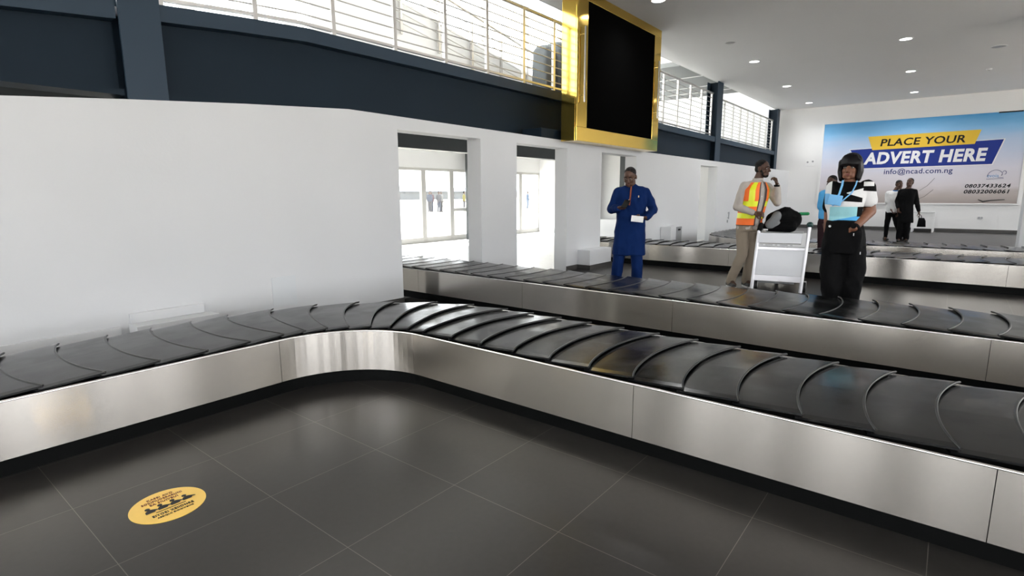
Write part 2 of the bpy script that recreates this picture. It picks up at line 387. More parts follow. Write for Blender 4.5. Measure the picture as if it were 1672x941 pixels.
# ------------------------------------------------------------------ steelwork of the mezzanine
YG = 5.8
gt_pts = [(-3, 2.62), (1.07, 2.95), (1.76, 3.02), (2.17, 3.08), (2.95, 3.15), (3.64, 3.20), (9.5, 3.20), (13.3, 3.06), (17.3, 3.04), (24.65, 3.00)]
gtop = poly(gt_pts)
def girder(x0, x1, label):
    t = thing('steel_girder', label, 'girder', (x0, YG, 2.2))
    xs = [x0] + [p[0] for p in gt_pts if x0 < p[0] < x1] + [x1]
    fl, wb, bt = MB(), MB(), MB()
    for a, b in zip(xs, xs[1:]):
        za, zb = gtop(a) - 2.2, gtop(b) - 2.2
        fl.hexa([(a - x0, 0, za - .145), (b - x0, 0, zb - .145), (b - x0, .3, zb - .145), (a - x0, .3, za - .145), (a - x0, 0, za), (b - x0, 0, zb), (b - x0, .3, zb), (a - x0, .3, za)])
        wb.hexa([(a - x0, .13, .10), (b - x0, .13, .10), (b - x0, .17, .10), (a - x0, .17, .10), (a - x0, .13, za - .145), (b - x0, .13, zb - .145), (b - x0, .17, zb - .145), (a - x0, .17, za - .145)])
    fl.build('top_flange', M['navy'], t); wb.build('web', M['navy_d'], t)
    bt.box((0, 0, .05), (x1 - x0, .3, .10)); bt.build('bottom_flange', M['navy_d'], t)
    return t
girder(-3, 1.82, 'navy steel girder above the white wall, left of the leftmost column')
girder(2.17, 9.4, 'long navy steel girder above the white wall between the leftmost column and the gold screen')
girder(9.78, 17.05, 'dark steel girder right of the gold screen, under the short middle railing')
girder(17.51, 24.04, 'dark steel girder under the far railing, ending by the advert wall')
def column(xa, xb, z1, label, y0=YG - .02, z0=0, dp=.34):
    w = xb - xa; xc = (xa + xb) / 2
    t = thing('steel_column', label, 'column', (xc, y0 + dp / 2, z0))
    f = MB(); f.box((-w / 2, -dp / 2, 0), (w / 2, -dp / 2 + .025, z1 - z0)); f.build('front_flange', M['navy'], t, bevel=.003)
    f = MB(); f.box((-w / 2, dp / 2 - .025, 0), (w / 2, dp / 2, z1 - z0)); f.build('rear_flange', M['navy'], t)
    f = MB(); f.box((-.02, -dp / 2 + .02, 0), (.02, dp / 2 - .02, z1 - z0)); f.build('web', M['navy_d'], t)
    return t
column(1.835, 2.165, 8.0, 'wide navy steel column at the upper left of the picture')
column(17.06, 17.5, HC, 'dark steel column between the two far railings')
column(24.05, 24.4, HC, 'dark steel column in the corner beside the advert wall')
mb = MB(); mb.box((-.36, -.2, 0), (.42, .2, .16)); tag(mb.build('support_bracket', M['navy_d'], None, (7.9, 5.59, 2.285), bevel=.004), 'dark box bracket on the wall top at the gold screen lower left', 'bracket')

def railing(x0, x1, h, posts, nb, label, r_bar=.009):
    t = thing('railing', label, 'railing', (x0, YG + .12, gtop(x0) + .006), 0, None)
    z_ = lambda x: gtop(x) - gtop(x0)
    xs = [x0] + [p[0] for p in gt_pts if x0 < p[0] < x1] + [x1]
    def run(z, r, name, n=6):
        m = MB(); m.tube([(x - x0, 0, z_(x) + z) for x in xs], r, n); return m.build(name, M['chrome'], t)
    run(h, .03, 'handrail', 10)
    for k in range(nb): run(.17 + (h - .17) * (k + .0) / nb + (.0 if k else .0), r_bar, 'bar')
    m = MB()
    for a, b in zip(xs, xs[1:]):
        m.hexa([(a - x0, -.025, z_(a) + .055), (b - x0, -.025, z_(b) + .055), (b - x0, .025, z_(b) + .055), (a - x0, .025, z_(a) + .055), (a - x0, -.025, z_(a) + .085), (b - x0, -.025, z_(b) + .085), (b - x0, .025, z_(b) + .085), (a - x0, .025, z_(a) + .085)])
    m.build('bottom_rail', M['chrome'], t)
    for x in posts:
        m = MB(); m.box((x - x0 - .026, -.026, z_(x)), (x - x0 + .026, .026, z_(x) + h)); m.build('post', M['chrome'], t, bevel=.004)
    return t
railing(2.2, 9.35, 1.22, [2.22, 3.12, 4.06, 4.98, 5.90, 6.81, 7.74, 8.64], 8, 'long stainless railing on the mezzanine edge left of the gold screen')
railing(9.8, 17.0, 1.24, [9.85, 10.75, 11.65, 12.55, 13.47, 14.37, 15.25, 16.08, 16.92], 8, 'stainless railing between the gold screen and the far column')
railing(17.56, 23.95, 1.17, [17.6, 18.1, 18.95, 19.75, 20.55, 21.3, 22.15, 23.0, 23.85], 9, 'farthest stainless railing, in the corner by the advert wall', .008)
# stair railing and stringer on the mezzanine
t = thing('stair_railing', 'sloping stainless stair railing behind the mezzanine railing', 'railing', (6.4, 7.6, 3.05))
a, b = (.0, 2.05), (6.4, .95)
zz = lambda x: a[1] + (b[1] - a[1]) * x / 6.4
m = MB(); m.tube([(0, 0, zz(0)), (6.4, 0, zz(6.4))], .028, 8); m.build('handrail', M['chrome'], t)
for k in range(5):
    m = MB(); m.tube([(0, 0, zz(0) - .2 - .16 * k), (6.4, 0, zz(6.4) - .2 - .16 * k)], .008, 6); m.build('bar', M['chrome'], t)
for k in range(8):
    x = .15 + .88 * k; m = MB(); m.box((x - .022, -.022, max(0, zz(x) - 1.02)), (x + .022, .022, zz(x))); m.build('post', M['chrome'], t)
m = MB(); m.hexa([(-1.5, .06, 0), (6.4, .06, 0), (6.4, .14, 0), (-1.5, .14, 0), (-1.5, .06, zz(-1.5) - .45), (6.4, .06, .5), (6.4, .14, .5), (-1.5, .14, zz(-1.5) - .45)])
tag(m.build('stair_side_wall', M['wall_b'], None, (6.4, 7.6, 3.05)), 'white side wall of the stair behind the mezzanine railing', 'stair')
# covered machine beside the gold screen
t = thing('covered_machine', 'tall grey covered machine on the mezzanine left of the gold screen', 'machine', (9.75, 6.75, 3.05))
m = MB(); m.loft([(-.22, 0, 0, .2, .2, 0), (-.22, 0, .7, .2, .2, 0), (-.22, 0, 1.15, .18, .19, 0), (-.22, 0, 1.24, .12, .13, 0)], power=5); m.build('body', M['cover'], t)
m = MB(); m.loft([(.22, 0, 0, .24, .24, 0), (.22, 0, .9, .24, .24, 0), (.22, 0, 1.3, .21, .21, 0), (.22, 0, 1.38, .13, .13, 0)], power=5); m.build('body', M['cover'], t)
m = MB(); m.box((.47, -.2, 0), (.56, .2, 1.2)); m.build('side_panel', M['black'], t)
# grey soffit panels of the upper level
t = thing('soffit', 'grey soffit panels with white joints above the railing right of the gold screen', 'soffit', (14.8, 5.92, 4.72))
m = MB(); m.box((0, 0, 0), (5.1, 3.4, .12)); m.build('panel', M['soff'], t)
for xx in (1.6, 3.2, 4.2):
    m = MB(); m.box((xx, .02, -.012), (xx + .06, 3.38, .0)); m.build('joint_strip', M['white_g'], t)
mb = MB(); mb.box((12.5, 9.5, 3.05), (23, 9.62, 3.9)); tag(mb.build('parapet', M['wall_b']), 'white parapet on the mezzanine seen through the middle railing', 'parapet')
# dark beam and columns of the far hall
mb = MB(); mb.box((-8, 9.4, 2.375), (16.35, 9.7, 2.97)); tag(mb.build('ceiling_beam', M['grey_d']), 'dark beam across the daylit hall seen through the wall openings', 'beam')
def colb(x, y, w, d, h, label):
    m = MB(); m.box((-w / 2, -d / 2, 0), (w / 2, d / 2, h)); return tag(m.build('column', M['grey_d'], None, (x, y, 0), bevel=.006), label, 'column')
colb(12.5, 11.55, .25, .25, 2.97, 'dark column by the glazed doors, seen in the leftmost opening')
colb(16.2, 9.45, .3, .26, 2.97, 'dark column at the end wall, seen in the second opening')
colb(16.2, 8.3, .22, .26, 2.97, 'dark column at the end wall, seen in the opening behind the blue-robed man')

# ------------------------------------------------------------------ baggage carousels
HW = .47
class Path:
    """straight -> right-hand quarter turn -> straight (or one straight), in plan; lateral v is to the left"""
    def __init__(s, start, d, l1, rad=0, l2=0):
        s.p = Vector(start); s.d = Vector(d); s.l1 = l1; s.r = rad; s.l2 = l2; s.arc = rad * PI / 2
        s.len = l1 + s.arc + l2
    def at(s, q, v):
        n = Vector((-s.d.y, s.d.x))
        if q <= s.l1 or s.r == 0: return s.p + s.d * q + n * v
        c = s.p + s.d * s.l1 - n * s.r
        a = min((q - s.l1) / s.r, PI / 2)
        nn = n * math.cos(a) + s.d * math.sin(a); dd = s.d * math.cos(a) - n * math.sin(a)
        o = c + nn * (s.r + v)
        if q > s.l1 + s.arc: o = o + dd * (q - s.l1 - s.arc)
        return o
    def steps(s, a, b, n_arc=26):
        q = {a, b}
        for k in range(n_arc + 1):
            w = s.l1 + s.arc * k / n_arc
            if s.r and a < w < b: q.add(w)
        return sorted(q)
def strip(path, a, b, v0, v1, z0, z1):
    m = MB(); qs = path.steps(a, b); vs = []
    for q in qs:
        for (v, z) in ((v0, z0), (v1, z0), (v1, z1), (v0, z1)): p = path.at(q, v); vs.append((p.x, p.y, z))
    k = len(qs); fs = [(i * 4 + j, i * 4 + (j + 1) % 4, (i + 1) * 4 + (j + 1) % 4, (i + 1) * 4 + j) for i in range(k - 1) for j in range(4)]
    fs += [(3, 2, 1, 0), tuple((k - 1) * 4 + j for j in range(4))]
    m.add(vs, fs); return m
def recenter(o, off):
    for v in o.data.vertices: v.co -= Vector(off)
def carousel(path, tips, seams_near, seams_far, near, label, base):
    """near: sign of the lateral side that faces the camera"""
    t = thing('baggage_carousel', label, 'carousel', base)
    off = base
    def put(m, name, mat, bev=0):
        o = m.build(name, mat, t, None, bev); recenter(o, off); return o
    put(strip(path, 0, path.len, -.46, .46, .1, .385), 'deck', M['deck'])
    for sd in (-1, 1):
        put(strip(path, 0, path.len, sd * .42, sd * .435, 0, .13), 'kick_plate', M['black'])
        cuts = [0] + (seams_near if sd == near else seams_far) + [path.len]
        for a, b in zip(cuts, cuts[1:]):
            put(strip(path, a + .0015, b - .0015, sd * .497, sd * .512, .11, .398), 'side_panel', M['steel'])
        m = MB(); m.tube([(*path.at(q, sd * .503), .4) for q in path.steps(0, path.len)], .0075, 8); put(m, 'rim', M['rim'])
    NU, NQ = 24, 4
    for i in range(1, len(tips)):
        s1, s0 = tips[i], tips[i - 1]; m = MB(); top = []; bot = []
        for j in range(NU + 1):
            u = -1 + 2 * j / NU; sag = .085 * (1 - u * u) ** .85 if abs(u) < 1 else 0
            for k in range(NQ + 1):
                g = k / NQ; q = max(0, (s0 - .03 - sag) * (1 - g) + (s1 - sag) * g); p = path.at(q, u * HW)
                ze = .414 + .019 * g + .004 * (1 - abs(u)) - (.003 if abs(u) == 1 else 0)
                top.append((p.x, p.y, ze)); bot.append((p.x, p.y, ze - .010))
        n = NQ + 1; N = len(top); fs = []
        for j in range(NU):
            for k in range(NQ):
                a_ = j * n + k; fs.append((a_, a_ + n, a_ + n + 1, a_ + 1)); fs.append((N + a_, N + a_ + 1, N + a_ + n + 1, N + a_ + n))
        for j in range(NU):
            for k in (0, NQ): a_ = j * n + k; fs.append((a_, a_ + n, N + a_ + n, N + a_) if k else (a_, N + a_, N + a_ + n, a_ + n))
        for k in range(NQ):
            for j in (0, NU): a_ = j * n + k; fs.append((a_, a_ + 1, N + a_ + 1, N + a_) if j == 0 else (a_, N + a_, N + a_ + 1, a_ + 1))
        m.add(top + bot, fs, 0, False)
        lip = [Vector(top[j * n + NQ]) + Vector((0, 0, -.001)) for j in range(NU + 1)]
        m.tube(lip, .0058, 6, 1)
        put(m, 'belt_slat', [M['rubber'], M['lip']])
    return t
# front L-shaped carousel: leg along +X, corner, leg along -Y
P1 = Path((-3, 4.0), (1, 0), 4.86, 1.16, 8.0)
s_left = [(-3 + 0, 0)]
tips = []
x = 1.66
left = []
while x > -2.9: left.append(x + 3); x -= .267
left = left[::-1]
s_end = P1.l1 + P1.arc + (2.84 - (.42 + .268 * 9))     # tip at Y = 2.832
cor = [left[-1] + (s_end - left[-1]) * k / 8 for k in range(1, 9)]
right = []
q = s_end + .268
while q < P1.len - .02: right.append(q); q += .268
tips = left + cor + right
yS = lambda y: P1.l1 + P1.arc + (2.84 - y)
carousel(P1, tips, [2.4, 1.83 + 3, yS(2.89) - .06, yS(1.2), yS(-.22), yS(-1.8)], [2.4, 6.0, 9.0], -1, 'nearest L-shaped baggage carousel with black overlapping slats and its corner in front', (2.2, 3.4, 0))
P2 = Path((5.30, -5.0), (0, 1), 13.2)
tips = []; q = .12 + (.0)
while q < 13.15: tips.append(q); q += .268
carousel(P2, tips, [3.2, 4.71, 6.93, 8.68, 10.4], [4, 8], 1, 'second straight baggage carousel, running through the leftmost wall opening', (5.3, 2, 0))
P3 = Path((10.37, 6.6), (0, -1), 10.9)
tips = []; q = .1
while q < 10.85: tips.append(q); q += .268
carousel(P3, tips, [1.8, 3.6, 5.4, 7.26, 9.0], [4, 8], -1, 'third baggage carousel behind the trolley, running into the opening by the blue-robed man', (10.39, 2, 0))
P4 = Path((12.56, -4.5), (0, 1), 7.42, 1.16, 2.4)
tips = []; q = .2
while q < P4.len - .02: tips.append(q); q += .275
carousel(P4, tips, [1.8, 3.66, 5.6, 7.4], [4, 8], 1, 'farthest baggage carousel, curving away near the advert wall', (12.6, 2, 0))

# ------------------------------------------------------------------ gold screen hung from the ceiling
t = thing('display_screen', 'large black screen in a mirror-gold frame hanging above the white wall', 'screen', (9.58, 5.0, 2.25))
X0, X1, ZT = -1.6, 1.6, HC - 2.25
m = MB(); m.box((X0, .03, 0), (X1, .30, ZT)); m.build('casing', M['gold'], t, bevel=.004)
m = MB()
m.box((X0, 0, 0), (X1, .03, .225)); m.box((X0, 0, ZT - .15), (X1, .03, ZT)); m.box((X0, 0, .225), (X0 + .33, .03, ZT - .15)); m.box((X1 - .3, 0, .225), (X1, .03, ZT - .15))
m.build('frame', M['gold'], t, bevel=.004)
m = MB(); m.box((X0 + .33, .016, .225), (X1 - .3, .03, ZT - .15)); m.build('screen_panel', M['screen'], t)
for hx, z0, z1 in ((X0 + .15, .62, 1.80), (X1 - .19, .64, 1.76)):
    m = MB(); m.tube([(hx, -.05, z0), (hx, -.05, z1)], .018, 10)
    for z in (z0 + .12, z1 - .12): m.tube([(hx, -.05, z), (hx, 0.0, z)], .012, 8)
    m.build('handle', M['chrome2'], t)

# ------------------------------------------------------------------ billboard
BX = XB - .05
t = thing('billboard', 'long blue-sky advertising billboard reading PLACE YOUR ADVERT HERE on the back wall', 'billboard', (BX, 1.35, 0))
def bl(y, z, d=0): return (-d, y - 1.35, z)
def flat(name, pts, mat, d, th=.004):
    m = MB(); n = len(pts); m.add([bl(y, z, d + th) for y, z in pts] + [bl(y, z, d) for y, z in pts], [tuple(range(n)), tuple(range(n, 2 * n))[::-1]] + [(i, n + i, n + (i + 1) % n, (i + 1) % n) for i in range(n)])
    return m.build(name, mat, t)
Y0, Y1, Z0, Z1 = 4.20, -1.62, .99, 3.95
flat('print', [(Y0, Z0), (Y1, Z0), (Y1, Z1), (Y0, Z1)], M['pr'], -.02, .03)
m = MB()
m.box(bl(Y0 + .05, Z0 - .05, -.045), bl(Y0 - .01, Z1 + .05, .03)); m.box(bl(Y1 + .01, Z0 - .05, -.045), bl(Y1 - .05, Z1 + .05, .03))
m.box(bl(Y0, Z0 - .05, -.045), bl(Y1, Z0, .03)); m.box(bl(Y0, Z1, -.045), bl(Y1, Z1 + .05, .03)); m.build('frame', M['frame_b'], t, bevel=.006)
flat('white_edging', [(3.30, 2.97), (-1.11, 3.10), (-.875, 2.26), (2.82, 2.23)], M['white_p'], .011, .002)
flat('blue_banner', [(3.27, 2.95), (-1.07, 3.08), (-.85, 2.29), (2.80, 2.26)], M['blue'], .014)
flat('yellow_banner', [(2.73, 3.40), (-.47, 3.43), (-.34, 2.97), (2.56, 2.91)], M['yellow'], .019)
UX, UY = (0, -1, 0), (0, 0, 1)
lettering('lettering', 'PLACE YOUR', M['ink'], bl(2.33, 3.03, .025), UX, UY, 2.42, .26, t, .022, .12, 1.05)
lettering('lettering', 'ADVERT HERE', M['white_p'], bl(2.80, 2.39, .020), UX, UY, 3.50, .44, t, .040, .12, 1.08)
lettering('lettering', 'info@ncad.com.ng', M['ink_b'], bl(2.13, 1.97, .012), UX, UY, 1.98, .25, t, .012, 0, 1.05)
lettering('lettering', '08037433624', M['ink'], bl(-.23, 1.51, .012), UX, UY, 1.17, .13, t, .03, .2, 1.1)
lettering('lettering', '08032006061', M['ink'], bl(-.22, 1.32, .012), UX, UY, 1.17, .13, t, .03, .2, 1.1)
m = MB()
arc = [(-.78 - .2 * (1 - math.cos(a)), 1.88 + .21 * math.sin(a)) for a in [PI * k / 12 for k in range(11)]]
arc += [(-1.13, 1.90), (-1.17, 1.93)]
m.tube([bl(y, z, .013) for y, z in arc], .007, 5)
m.tube([bl(-1.20 - .045 * math.cos(a), 2.0 + .06 * math.sin(a), .013) for a in [R(-80 + 20 * k) for k in range(13)]], .007, 5)
m.tube([bl(-.76, 1.80, .013), bl(-1.20, 1.81, .013)], .006, 5); m.tube([bl(-1.05, 1.845, .013), bl(-1.19, 1.85, .013)], .006, 5)
m.build('logo', M['ink_b'], t)
lettering('logo', 'evoia', M['sky_p'], bl(-.77, 1.85, .012), UX, UY, .30, .11, t, .01, 0, 1)
# faint brush marks printed across the sand
for pts in ([(1.02, 1.42), (.80, 1.60), (.62, 1.86)], [(1.05, 1.12), (.85, 1.22), (.62, 1.46)]):
    m = MB(); m.tube([bl(y, z, .011) for y, z in pts], .006, 5); m.build('scratch_mark', M['base'], t)
m = MB(); m.tube([bl(y, z, .009) for y, z in [(-.62, 1.12), (-.75, 1.05), (-.95, 1.09), (-1.3, 1.12)]], .02, 6, radii=[.012, .03, .02, .012]); m.build('torn_mark', M['base'], t)
m = MB(); m.box(bl(-.85, 3.92, .0), bl(-1.45, 3.96, .032)); m.build('torn_mark', M['ink'], t)

# wall plates
def plate(y, z, w, h, label, knobs):
    t = thing('wall_socket', label, 'socket', (XB, y, z))
    m = MB(); m.box((-.012, -w / 2, -h / 2), (0, w / 2, h / 2)); m.build('plate', M['white_g'], t, bevel=.003)
    for ky, kz in knobs:
        m = MB(); m.cyl((-.02, ky, kz), .035, .012, 14, axis='x'); m.build('socket_hole', M['grey'], t)
plate(4.60, 2.53, .33, .25, 'double socket plate on the back wall left of the billboard', [(.09, .03), (-.09, .05)])
plate(-.75, .50, .16, .12, 'small socket low on the back wall under the billboard', [(.035, 0), (-.035, 0)])
t = thing('door_pull', 'thin grey door pull low on the white wall right of the far opening', 'handle', (17.17, YW, .55))
m = MB(); m.tube([(0, -.04, .05), (0, -.04, .26)], .014, 8); m.tube([(0, -.04, .08), (0, 0, .08)], .01, 6); m.tube([(0, -.04, .23), (0, 0, .23)], .01, 6); m.build('bar', M['grey'], t)
m = MB(); m.box((-.03, -.02, -.06), (.03, 0, .02)); m.build('lock_plate', M['grey'], t)

# boxes along the white wall
t = thing('wall_box', 'low white box with an upstand on the left wall behind the front carousel', 'box', (1.83, 5.23, 0))
m = MB(); m.box((-.33, -.09, 0), (.33, .103, .315)); m.build('body', M['wall'], t, bevel=.004)
m = MB(); m.box((-.32, .075, .315), (.27, .103, .40)); m.build('upstand', M['wall'], t, bevel=.004)
t = thing('wall_box', 'low white box on the floor with dark skirting, left of the blue-robed man', 'box', (9.02, 5.2, 0))
m = MB(); m.box((-.40, -.13, .085), (.40, .133, .36)); m.build('body', M['wall'], t, bevel=.006)
m = MB(); m.box((-.412, -.142, 0), (.41, .133, .088)); m.build('skirting', M['base'], t)
m = MB(); m.box((2.77, YW - .006, .24), (3.03, YW, .55)); tag(m.build('access_panel', plain('pale_blue_grey_paint', (.625, .65, .67), .5)), 'pale access panel on the white wall left of the corner slats', 'panel')
t = thing('metal_cabinet', 'small grey metal cabinet against the white wall behind the third carousel', 'cabinet', (12.6, 5.2, 0))
m = MB(); m.box((-.31, -.12, 0), (.33, .13, .60)); m.build('body', M['grey_l'], t, bevel=.006)
m = MB(); m.box((.0, -.128, .02), (.33, -.12, .59)); m.build('door', M['grey'], t, bevel=.003)
m = MB(); m.box((.1, -.134, .5), (.24, -.127, .54)); m.build('slot', M['black'], t)
m = MB(); m.box((-.28, -.128, .02), (-.03, -.12, .05)); m.build('base_strip', M['black'], t)
# stand under the billboard
t = thing('stand', 'white stand on legs against the back wall, behind the man with the black bag', 'stand', (24.25, .78, 0))
m = MB(); m.box((-.3, -.3, .66), (.3, .3, .70)); m.build('top', M['grey_l'], t, bevel=.005)
m = MB(); m.box((-.27, -.27, .12), (.27, .27, .66)); m.build('body', M['white_g'], t)
for sx in (-1, 1):
    for sy in (-1, 1):
        m = MB(); m.box((sx * .29 - .03, sy * .29 - .03, 0), (sx * .29 + .03, sy * .29 + .03, .66)); m.build('leg', M['white_g'], t)

# ------------------------------------------------------------------ downlights
def downlight(x, y, label, on=True, r=.11):
    t = thing('downlight', label, 'ceiling light', (x, y, HC), 0, None)
    m = MB(); n = 28
    def ring(rr, z): return [(rr * math.cos(2 * PI * j / n), rr * math.sin(2 * PI * j / n), z) for j in range(n)]
    rs = ring(r + .025, 0) + ring(r + .022, -.010) + ring(r, -.012) + ring(r, 0)
    m.add(rs, [(k * n + j, k * n + (j + 1) % n, (k + 1) * n + (j + 1) % n, (k + 1) * n + j) for k in range(3) for j in range(n)], 0, True); m.build('trim_ring', M['white_g'], t)
    m = MB(); m.cyl((0, 0, -.008), r, .006, n); m.build('lens', M['lamp'] if on else M['lamp_off'], t)
    if on:
        l = bpy.data.lights.new('downlight_beam', 'SPOT'); l.energy = 170; l.spot_size = R(150); l.spot_blend = 1; l.shadow_soft_size = r
        lo = bpy.data.objects.new('downlight_beam', l); C.objects.link(lo); lo.location = (x, y, HC - .03)
downlight(15.07, 1.17, 'lit downlight, nearest of the row of three above the billboard')
downlight(19.07, 1.29, 'lit downlight, middle one of the row of three above the billboard')
downlight(23.05, 1.40, 'lit downlight, farthest of the row of three, closest to the billboard top')
downlight(15.15, 4.28, 'lit downlight right of the gold screen, nearest of the left row')
downlight(19.2, 4.42, 'lit downlight over the far column, middle of the left row')
downlight(23.2, 4.54, 'lit downlight in the corner, farthest of the left row')
downlight(12.95, 4.19, 'unlit downlight just right of the gold screen', False, .1)
downlight(9.42, 4.30, 'lit downlight at the top of the picture right of the gold screen')
downlight(17.2, -.43, 'unlit downlight at the right edge of the ceiling', False, .13)
t = thing('smoke_detector', 'small white detector on the ceiling below the right-edge downlight', 'detector', (20.1, -.37, HC - .035))
m = MB(); m.cyl((0, 0, 0), .05, .035, 16, r2=.07); m.build('body', M['white_g'], t)
m = MB(); m.cyl((0, 0, -.012), .02, .013, 12); m.build('sensor', M['grey'], t)

# ------------------------------------------------------------------ floor sticker
t = thing('floor_sticker', 'round yellow distancing sticker with black figures on the dark floor tile', 'sticker', (.807, 2.64, 0))
m = MB(); m.cyl((0, 0, 0), .150, .002, 64); m.build('disc', M['st_y'], t)
ZS = .0025
def fl(body, cx, cy, w, h, mat):
    lettering('lettering', body, mat, (cx - w / 2, cy, ZS), (1, 0, 0), (0, 1, 0), w, h, t, .02, 0, 1.15)
fl('KASEI AVO', -.0, .092, .105, .017, M['st_r'])
fl('SOZIFIUDERARUNI', -.0, .066, .165, .017, M['st_r'])
fl('EA SIUIVEUI', .0, .040, .115, .017, M['st_r'])
fl('EIYOEI XEIIDNRE', .0, -.070, .165, .018, M['ink'])
fl('AEEIQLC EIOIDOEINS', .0, -.094, .145, .013, M['ink'])
for k in range(4):
    x = -.075 + .05 * k; m = MB(); z = ZS
    m.cyl((x - .002, .021, z), .0098, .0015, 16)
    pts = [(x - .019, -.022)] + [(x + .003 - .022 * math.cos(a), -.012 + .022 * math.sin(a)) for a in [PI * q / 10 for q in range(8)]] + [(x + .036, -.008), (x + .035, -.014), (x + .022, -.012), (x + .015, -.022)]
    m.add([(a, b, z + .001) for a, b in pts], [tuple(range(len(pts)))[::-1]])
    m.build('figure', M['ink'], t)
m = MB(); m.box((-.06, -.038, ZS), (.06, -.034, ZS + .001)); m.build('line', M['ink'], t)
# ------------------------------------------------------------------ people
def skin(n, c): return plain(n, c, .5, noise=.08, nscale=25, spec=.4)
def cloth(n, c, rough=.8, b=.35): return plain(n, c, rough, noise=.07, nscale=14, bump=b, bscale=16, spec=.08)
PM = dict(sk1=skin('deep_brown_skin', (.085, .040, .025)), sk2=skin('brown_skin', (.075, .035, .022)), sk3=skin('warm_brown_skin', (.20, .085, .048)), lipm=skin('lip_skin', (.13, .05, .04)), lipw=skin('rose_lip', (.16, .045, .040)),
    hair=plain('black_hair', (.006, .005, .005), .6, bump=.5, bscale=120, spec=.2), wig=plain('black_straight_hair', (.005, .004, .005), .42, bump=.08, bscale=60, spec=.22),
    eye=plain('eye_white', (.42, .40, .37), .25), iris=plain('dark_iris', (.008, .006, .005), .15),
    blue=cloth('royal_blue_cloth', (.004, .018, .088)), plack=plain('embroidered_placket', (.22, .055, .025), .7, noise=.7, nscale=70),
    beige=cloth('beige_shirt_cloth', (.46, .42, .385)), khaki=cloth('khaki_cloth', (.27, .225, .175)), shoe=plain('black_shoe_leather', (.010, .010, .010), .4), sole=plain('white_sole', (.7, .7, .7), .5),
    orange=plain('orange_vest_mesh', (.95, .17, .015), .6, bump=.2, bscale=30), lime=plain('yellow_reflective_band', (.80, .86, .02), .4), trim=plain('dark_vest_binding', (.05, .03, .03), .6),
    black=cloth('black_cloth', (.0045, .0045, .005)), white=cloth('white_cloth', (.78, .78, .78)), mint=cloth('mint_cloth', (.36, .70, .76)), sky=cloth('sky_blue_cloth', (.10, .42, .80)), pale=cloth('pale_blue_cloth', (.22, .52, .86)),
    metal=plain('spectacle_metal', (.25, .2, .14), .35, 1.0), maroon=cloth('dark_maroon_cloth', (.035, .018, .022)), collar=cloth('blue_collar_cloth', (.03, .16, .42)))

def lerp_rings(T, k=6):
    out = []
    for a, b in zip(T, T[1:]):
        for i in range(k): g = i / k; out.append(tuple(x + (y - x) * g for x, y in zip(a, b)))
    out.append(T[-1]); return out
def infl(T, d): return [(cx, cy, z, max(rx + d, .02), max(ry + d, .02), yw) for cx, cy, z, rx, ry, yw in T]

def hand(mb, w, d, n, thumb, curl=35, sc=1.0, spread=1.0):
    """palm, five bent fingers of different lengths, thumb from the side of the palm"""
    w = Vector(w); d = Vector(d).normalized(); n = Vector(n); n = (n - d * n.dot(d)).normalized(); k = d.cross(n) * thumb
    pl = .088 * sc
    for i, (o, fl) in enumerate(((.030, .070), (.010, .080), (-.011, .074), (-.030, .058))):
        base = w + d * pl + k * (o * sc * spread)
        mb.capsule(w + d * .012 + k * (o * .65 * sc), .0155 * sc, base, .0125 * sc, 10)
        p = base; dd = d.copy(); ax = d.cross(n)
        c = R(curl * (1 + .08 * i))
        for f, r0, r1 in ((.44, .0100, .0092), (.31, .0092, .0086), (.25, .0086, .0074)):
            dd = (dd * math.cos(c) + n * math.sin(c)); nn = (n - dd * n.dot(dd)); n_ = nn.normalized() if nn.length > 1e-4 else n
            q = p + dd * (fl * sc * f); mb.capsule(p, r0 * sc, q, r1 * sc, 10); p = q
            n = n_
        n = Vector(ax.cross(d)).normalized()
    b = w + d * .022 * sc + k * .026 * sc + n * .008
    t1 = b + (d * .55 + k * .62 + n * .35).normalized() * .042 * sc; t2 = t1 + (d * .85 + k * .12 + n * .5).normalized() * .034 * sc; t3 = t2 + (d * .8 - k * .15 + n * .6).normalized() * .024 * sc
    mb.capsule(b, .016 * sc, t1, .0118 * sc, 10); mb.capsule(t1, .0118 * sc, t2, .0104 * sc, 10); mb.capsule(t2, .0104 * sc, t3, .0085 * sc, 10)

def headM(c, yaw_, pitch_, roll_=0): return Matrix.Translation(c) @ Matrix.Rotation(R(yaw_), 4, 'Z') @ Matrix.Rotation(R(pitch_), 4, 'X') @ Matrix.Rotation(R(roll_), 4, 'Y')
def head_shells(mb, H, neck, nr=.055, sc=1.0, beard=False, fem=False):
    rot = H.to_3x3(); P = lambda x, y, z: H @ Vector((x * sc, y * sc, z * sc))
    def e(c, r): mb.ell(P(*c), [q * sc for q in r], rot, 18)
    def cp(a, ra, b, rb): mb.capsule(P(*a), ra * sc, P(*b), rb * sc, 12)
    e((0, .012, .035), (.076, .094, .088)); e((0, -.022, -.035), (.064 if not fem else .063, .068, .078)); e((0, -.062, -.098), (.027 if not fem else .023, .024, .021))
    e((.034, -.05, -.078), (.025, .03, .028)); e((-.034, -.05, -.078), (.025, .03, .028))
    for s in (-1, 1):
        e((s * .036, -.056, -.026), (.027, .027, .030)); e((s * .078, .014, -.006), (.010, .021, .033)); e((s * .012, -.100, -.034), (.0105, .010, .009))
        if not fem: e((s * .034, -.072, .028), (.024, .013, .010))
    cp((0, -.084, .014), .0085, (0, -.108, -.028), .0125)
    if fem:
        for s in (-1, 1): e((s * .03, -.052, -.055), (.030, .026, .034))
    cp((-.020, -.085, -.060), .007, (.020, -.085, -.060), .007); cp((-.017, -.085, -.071), .008, (.017, -.085, -.071), .008)
    mb.capsule(P(0, .022, -.06), nr * sc, neck, nr * 1.12, 16)
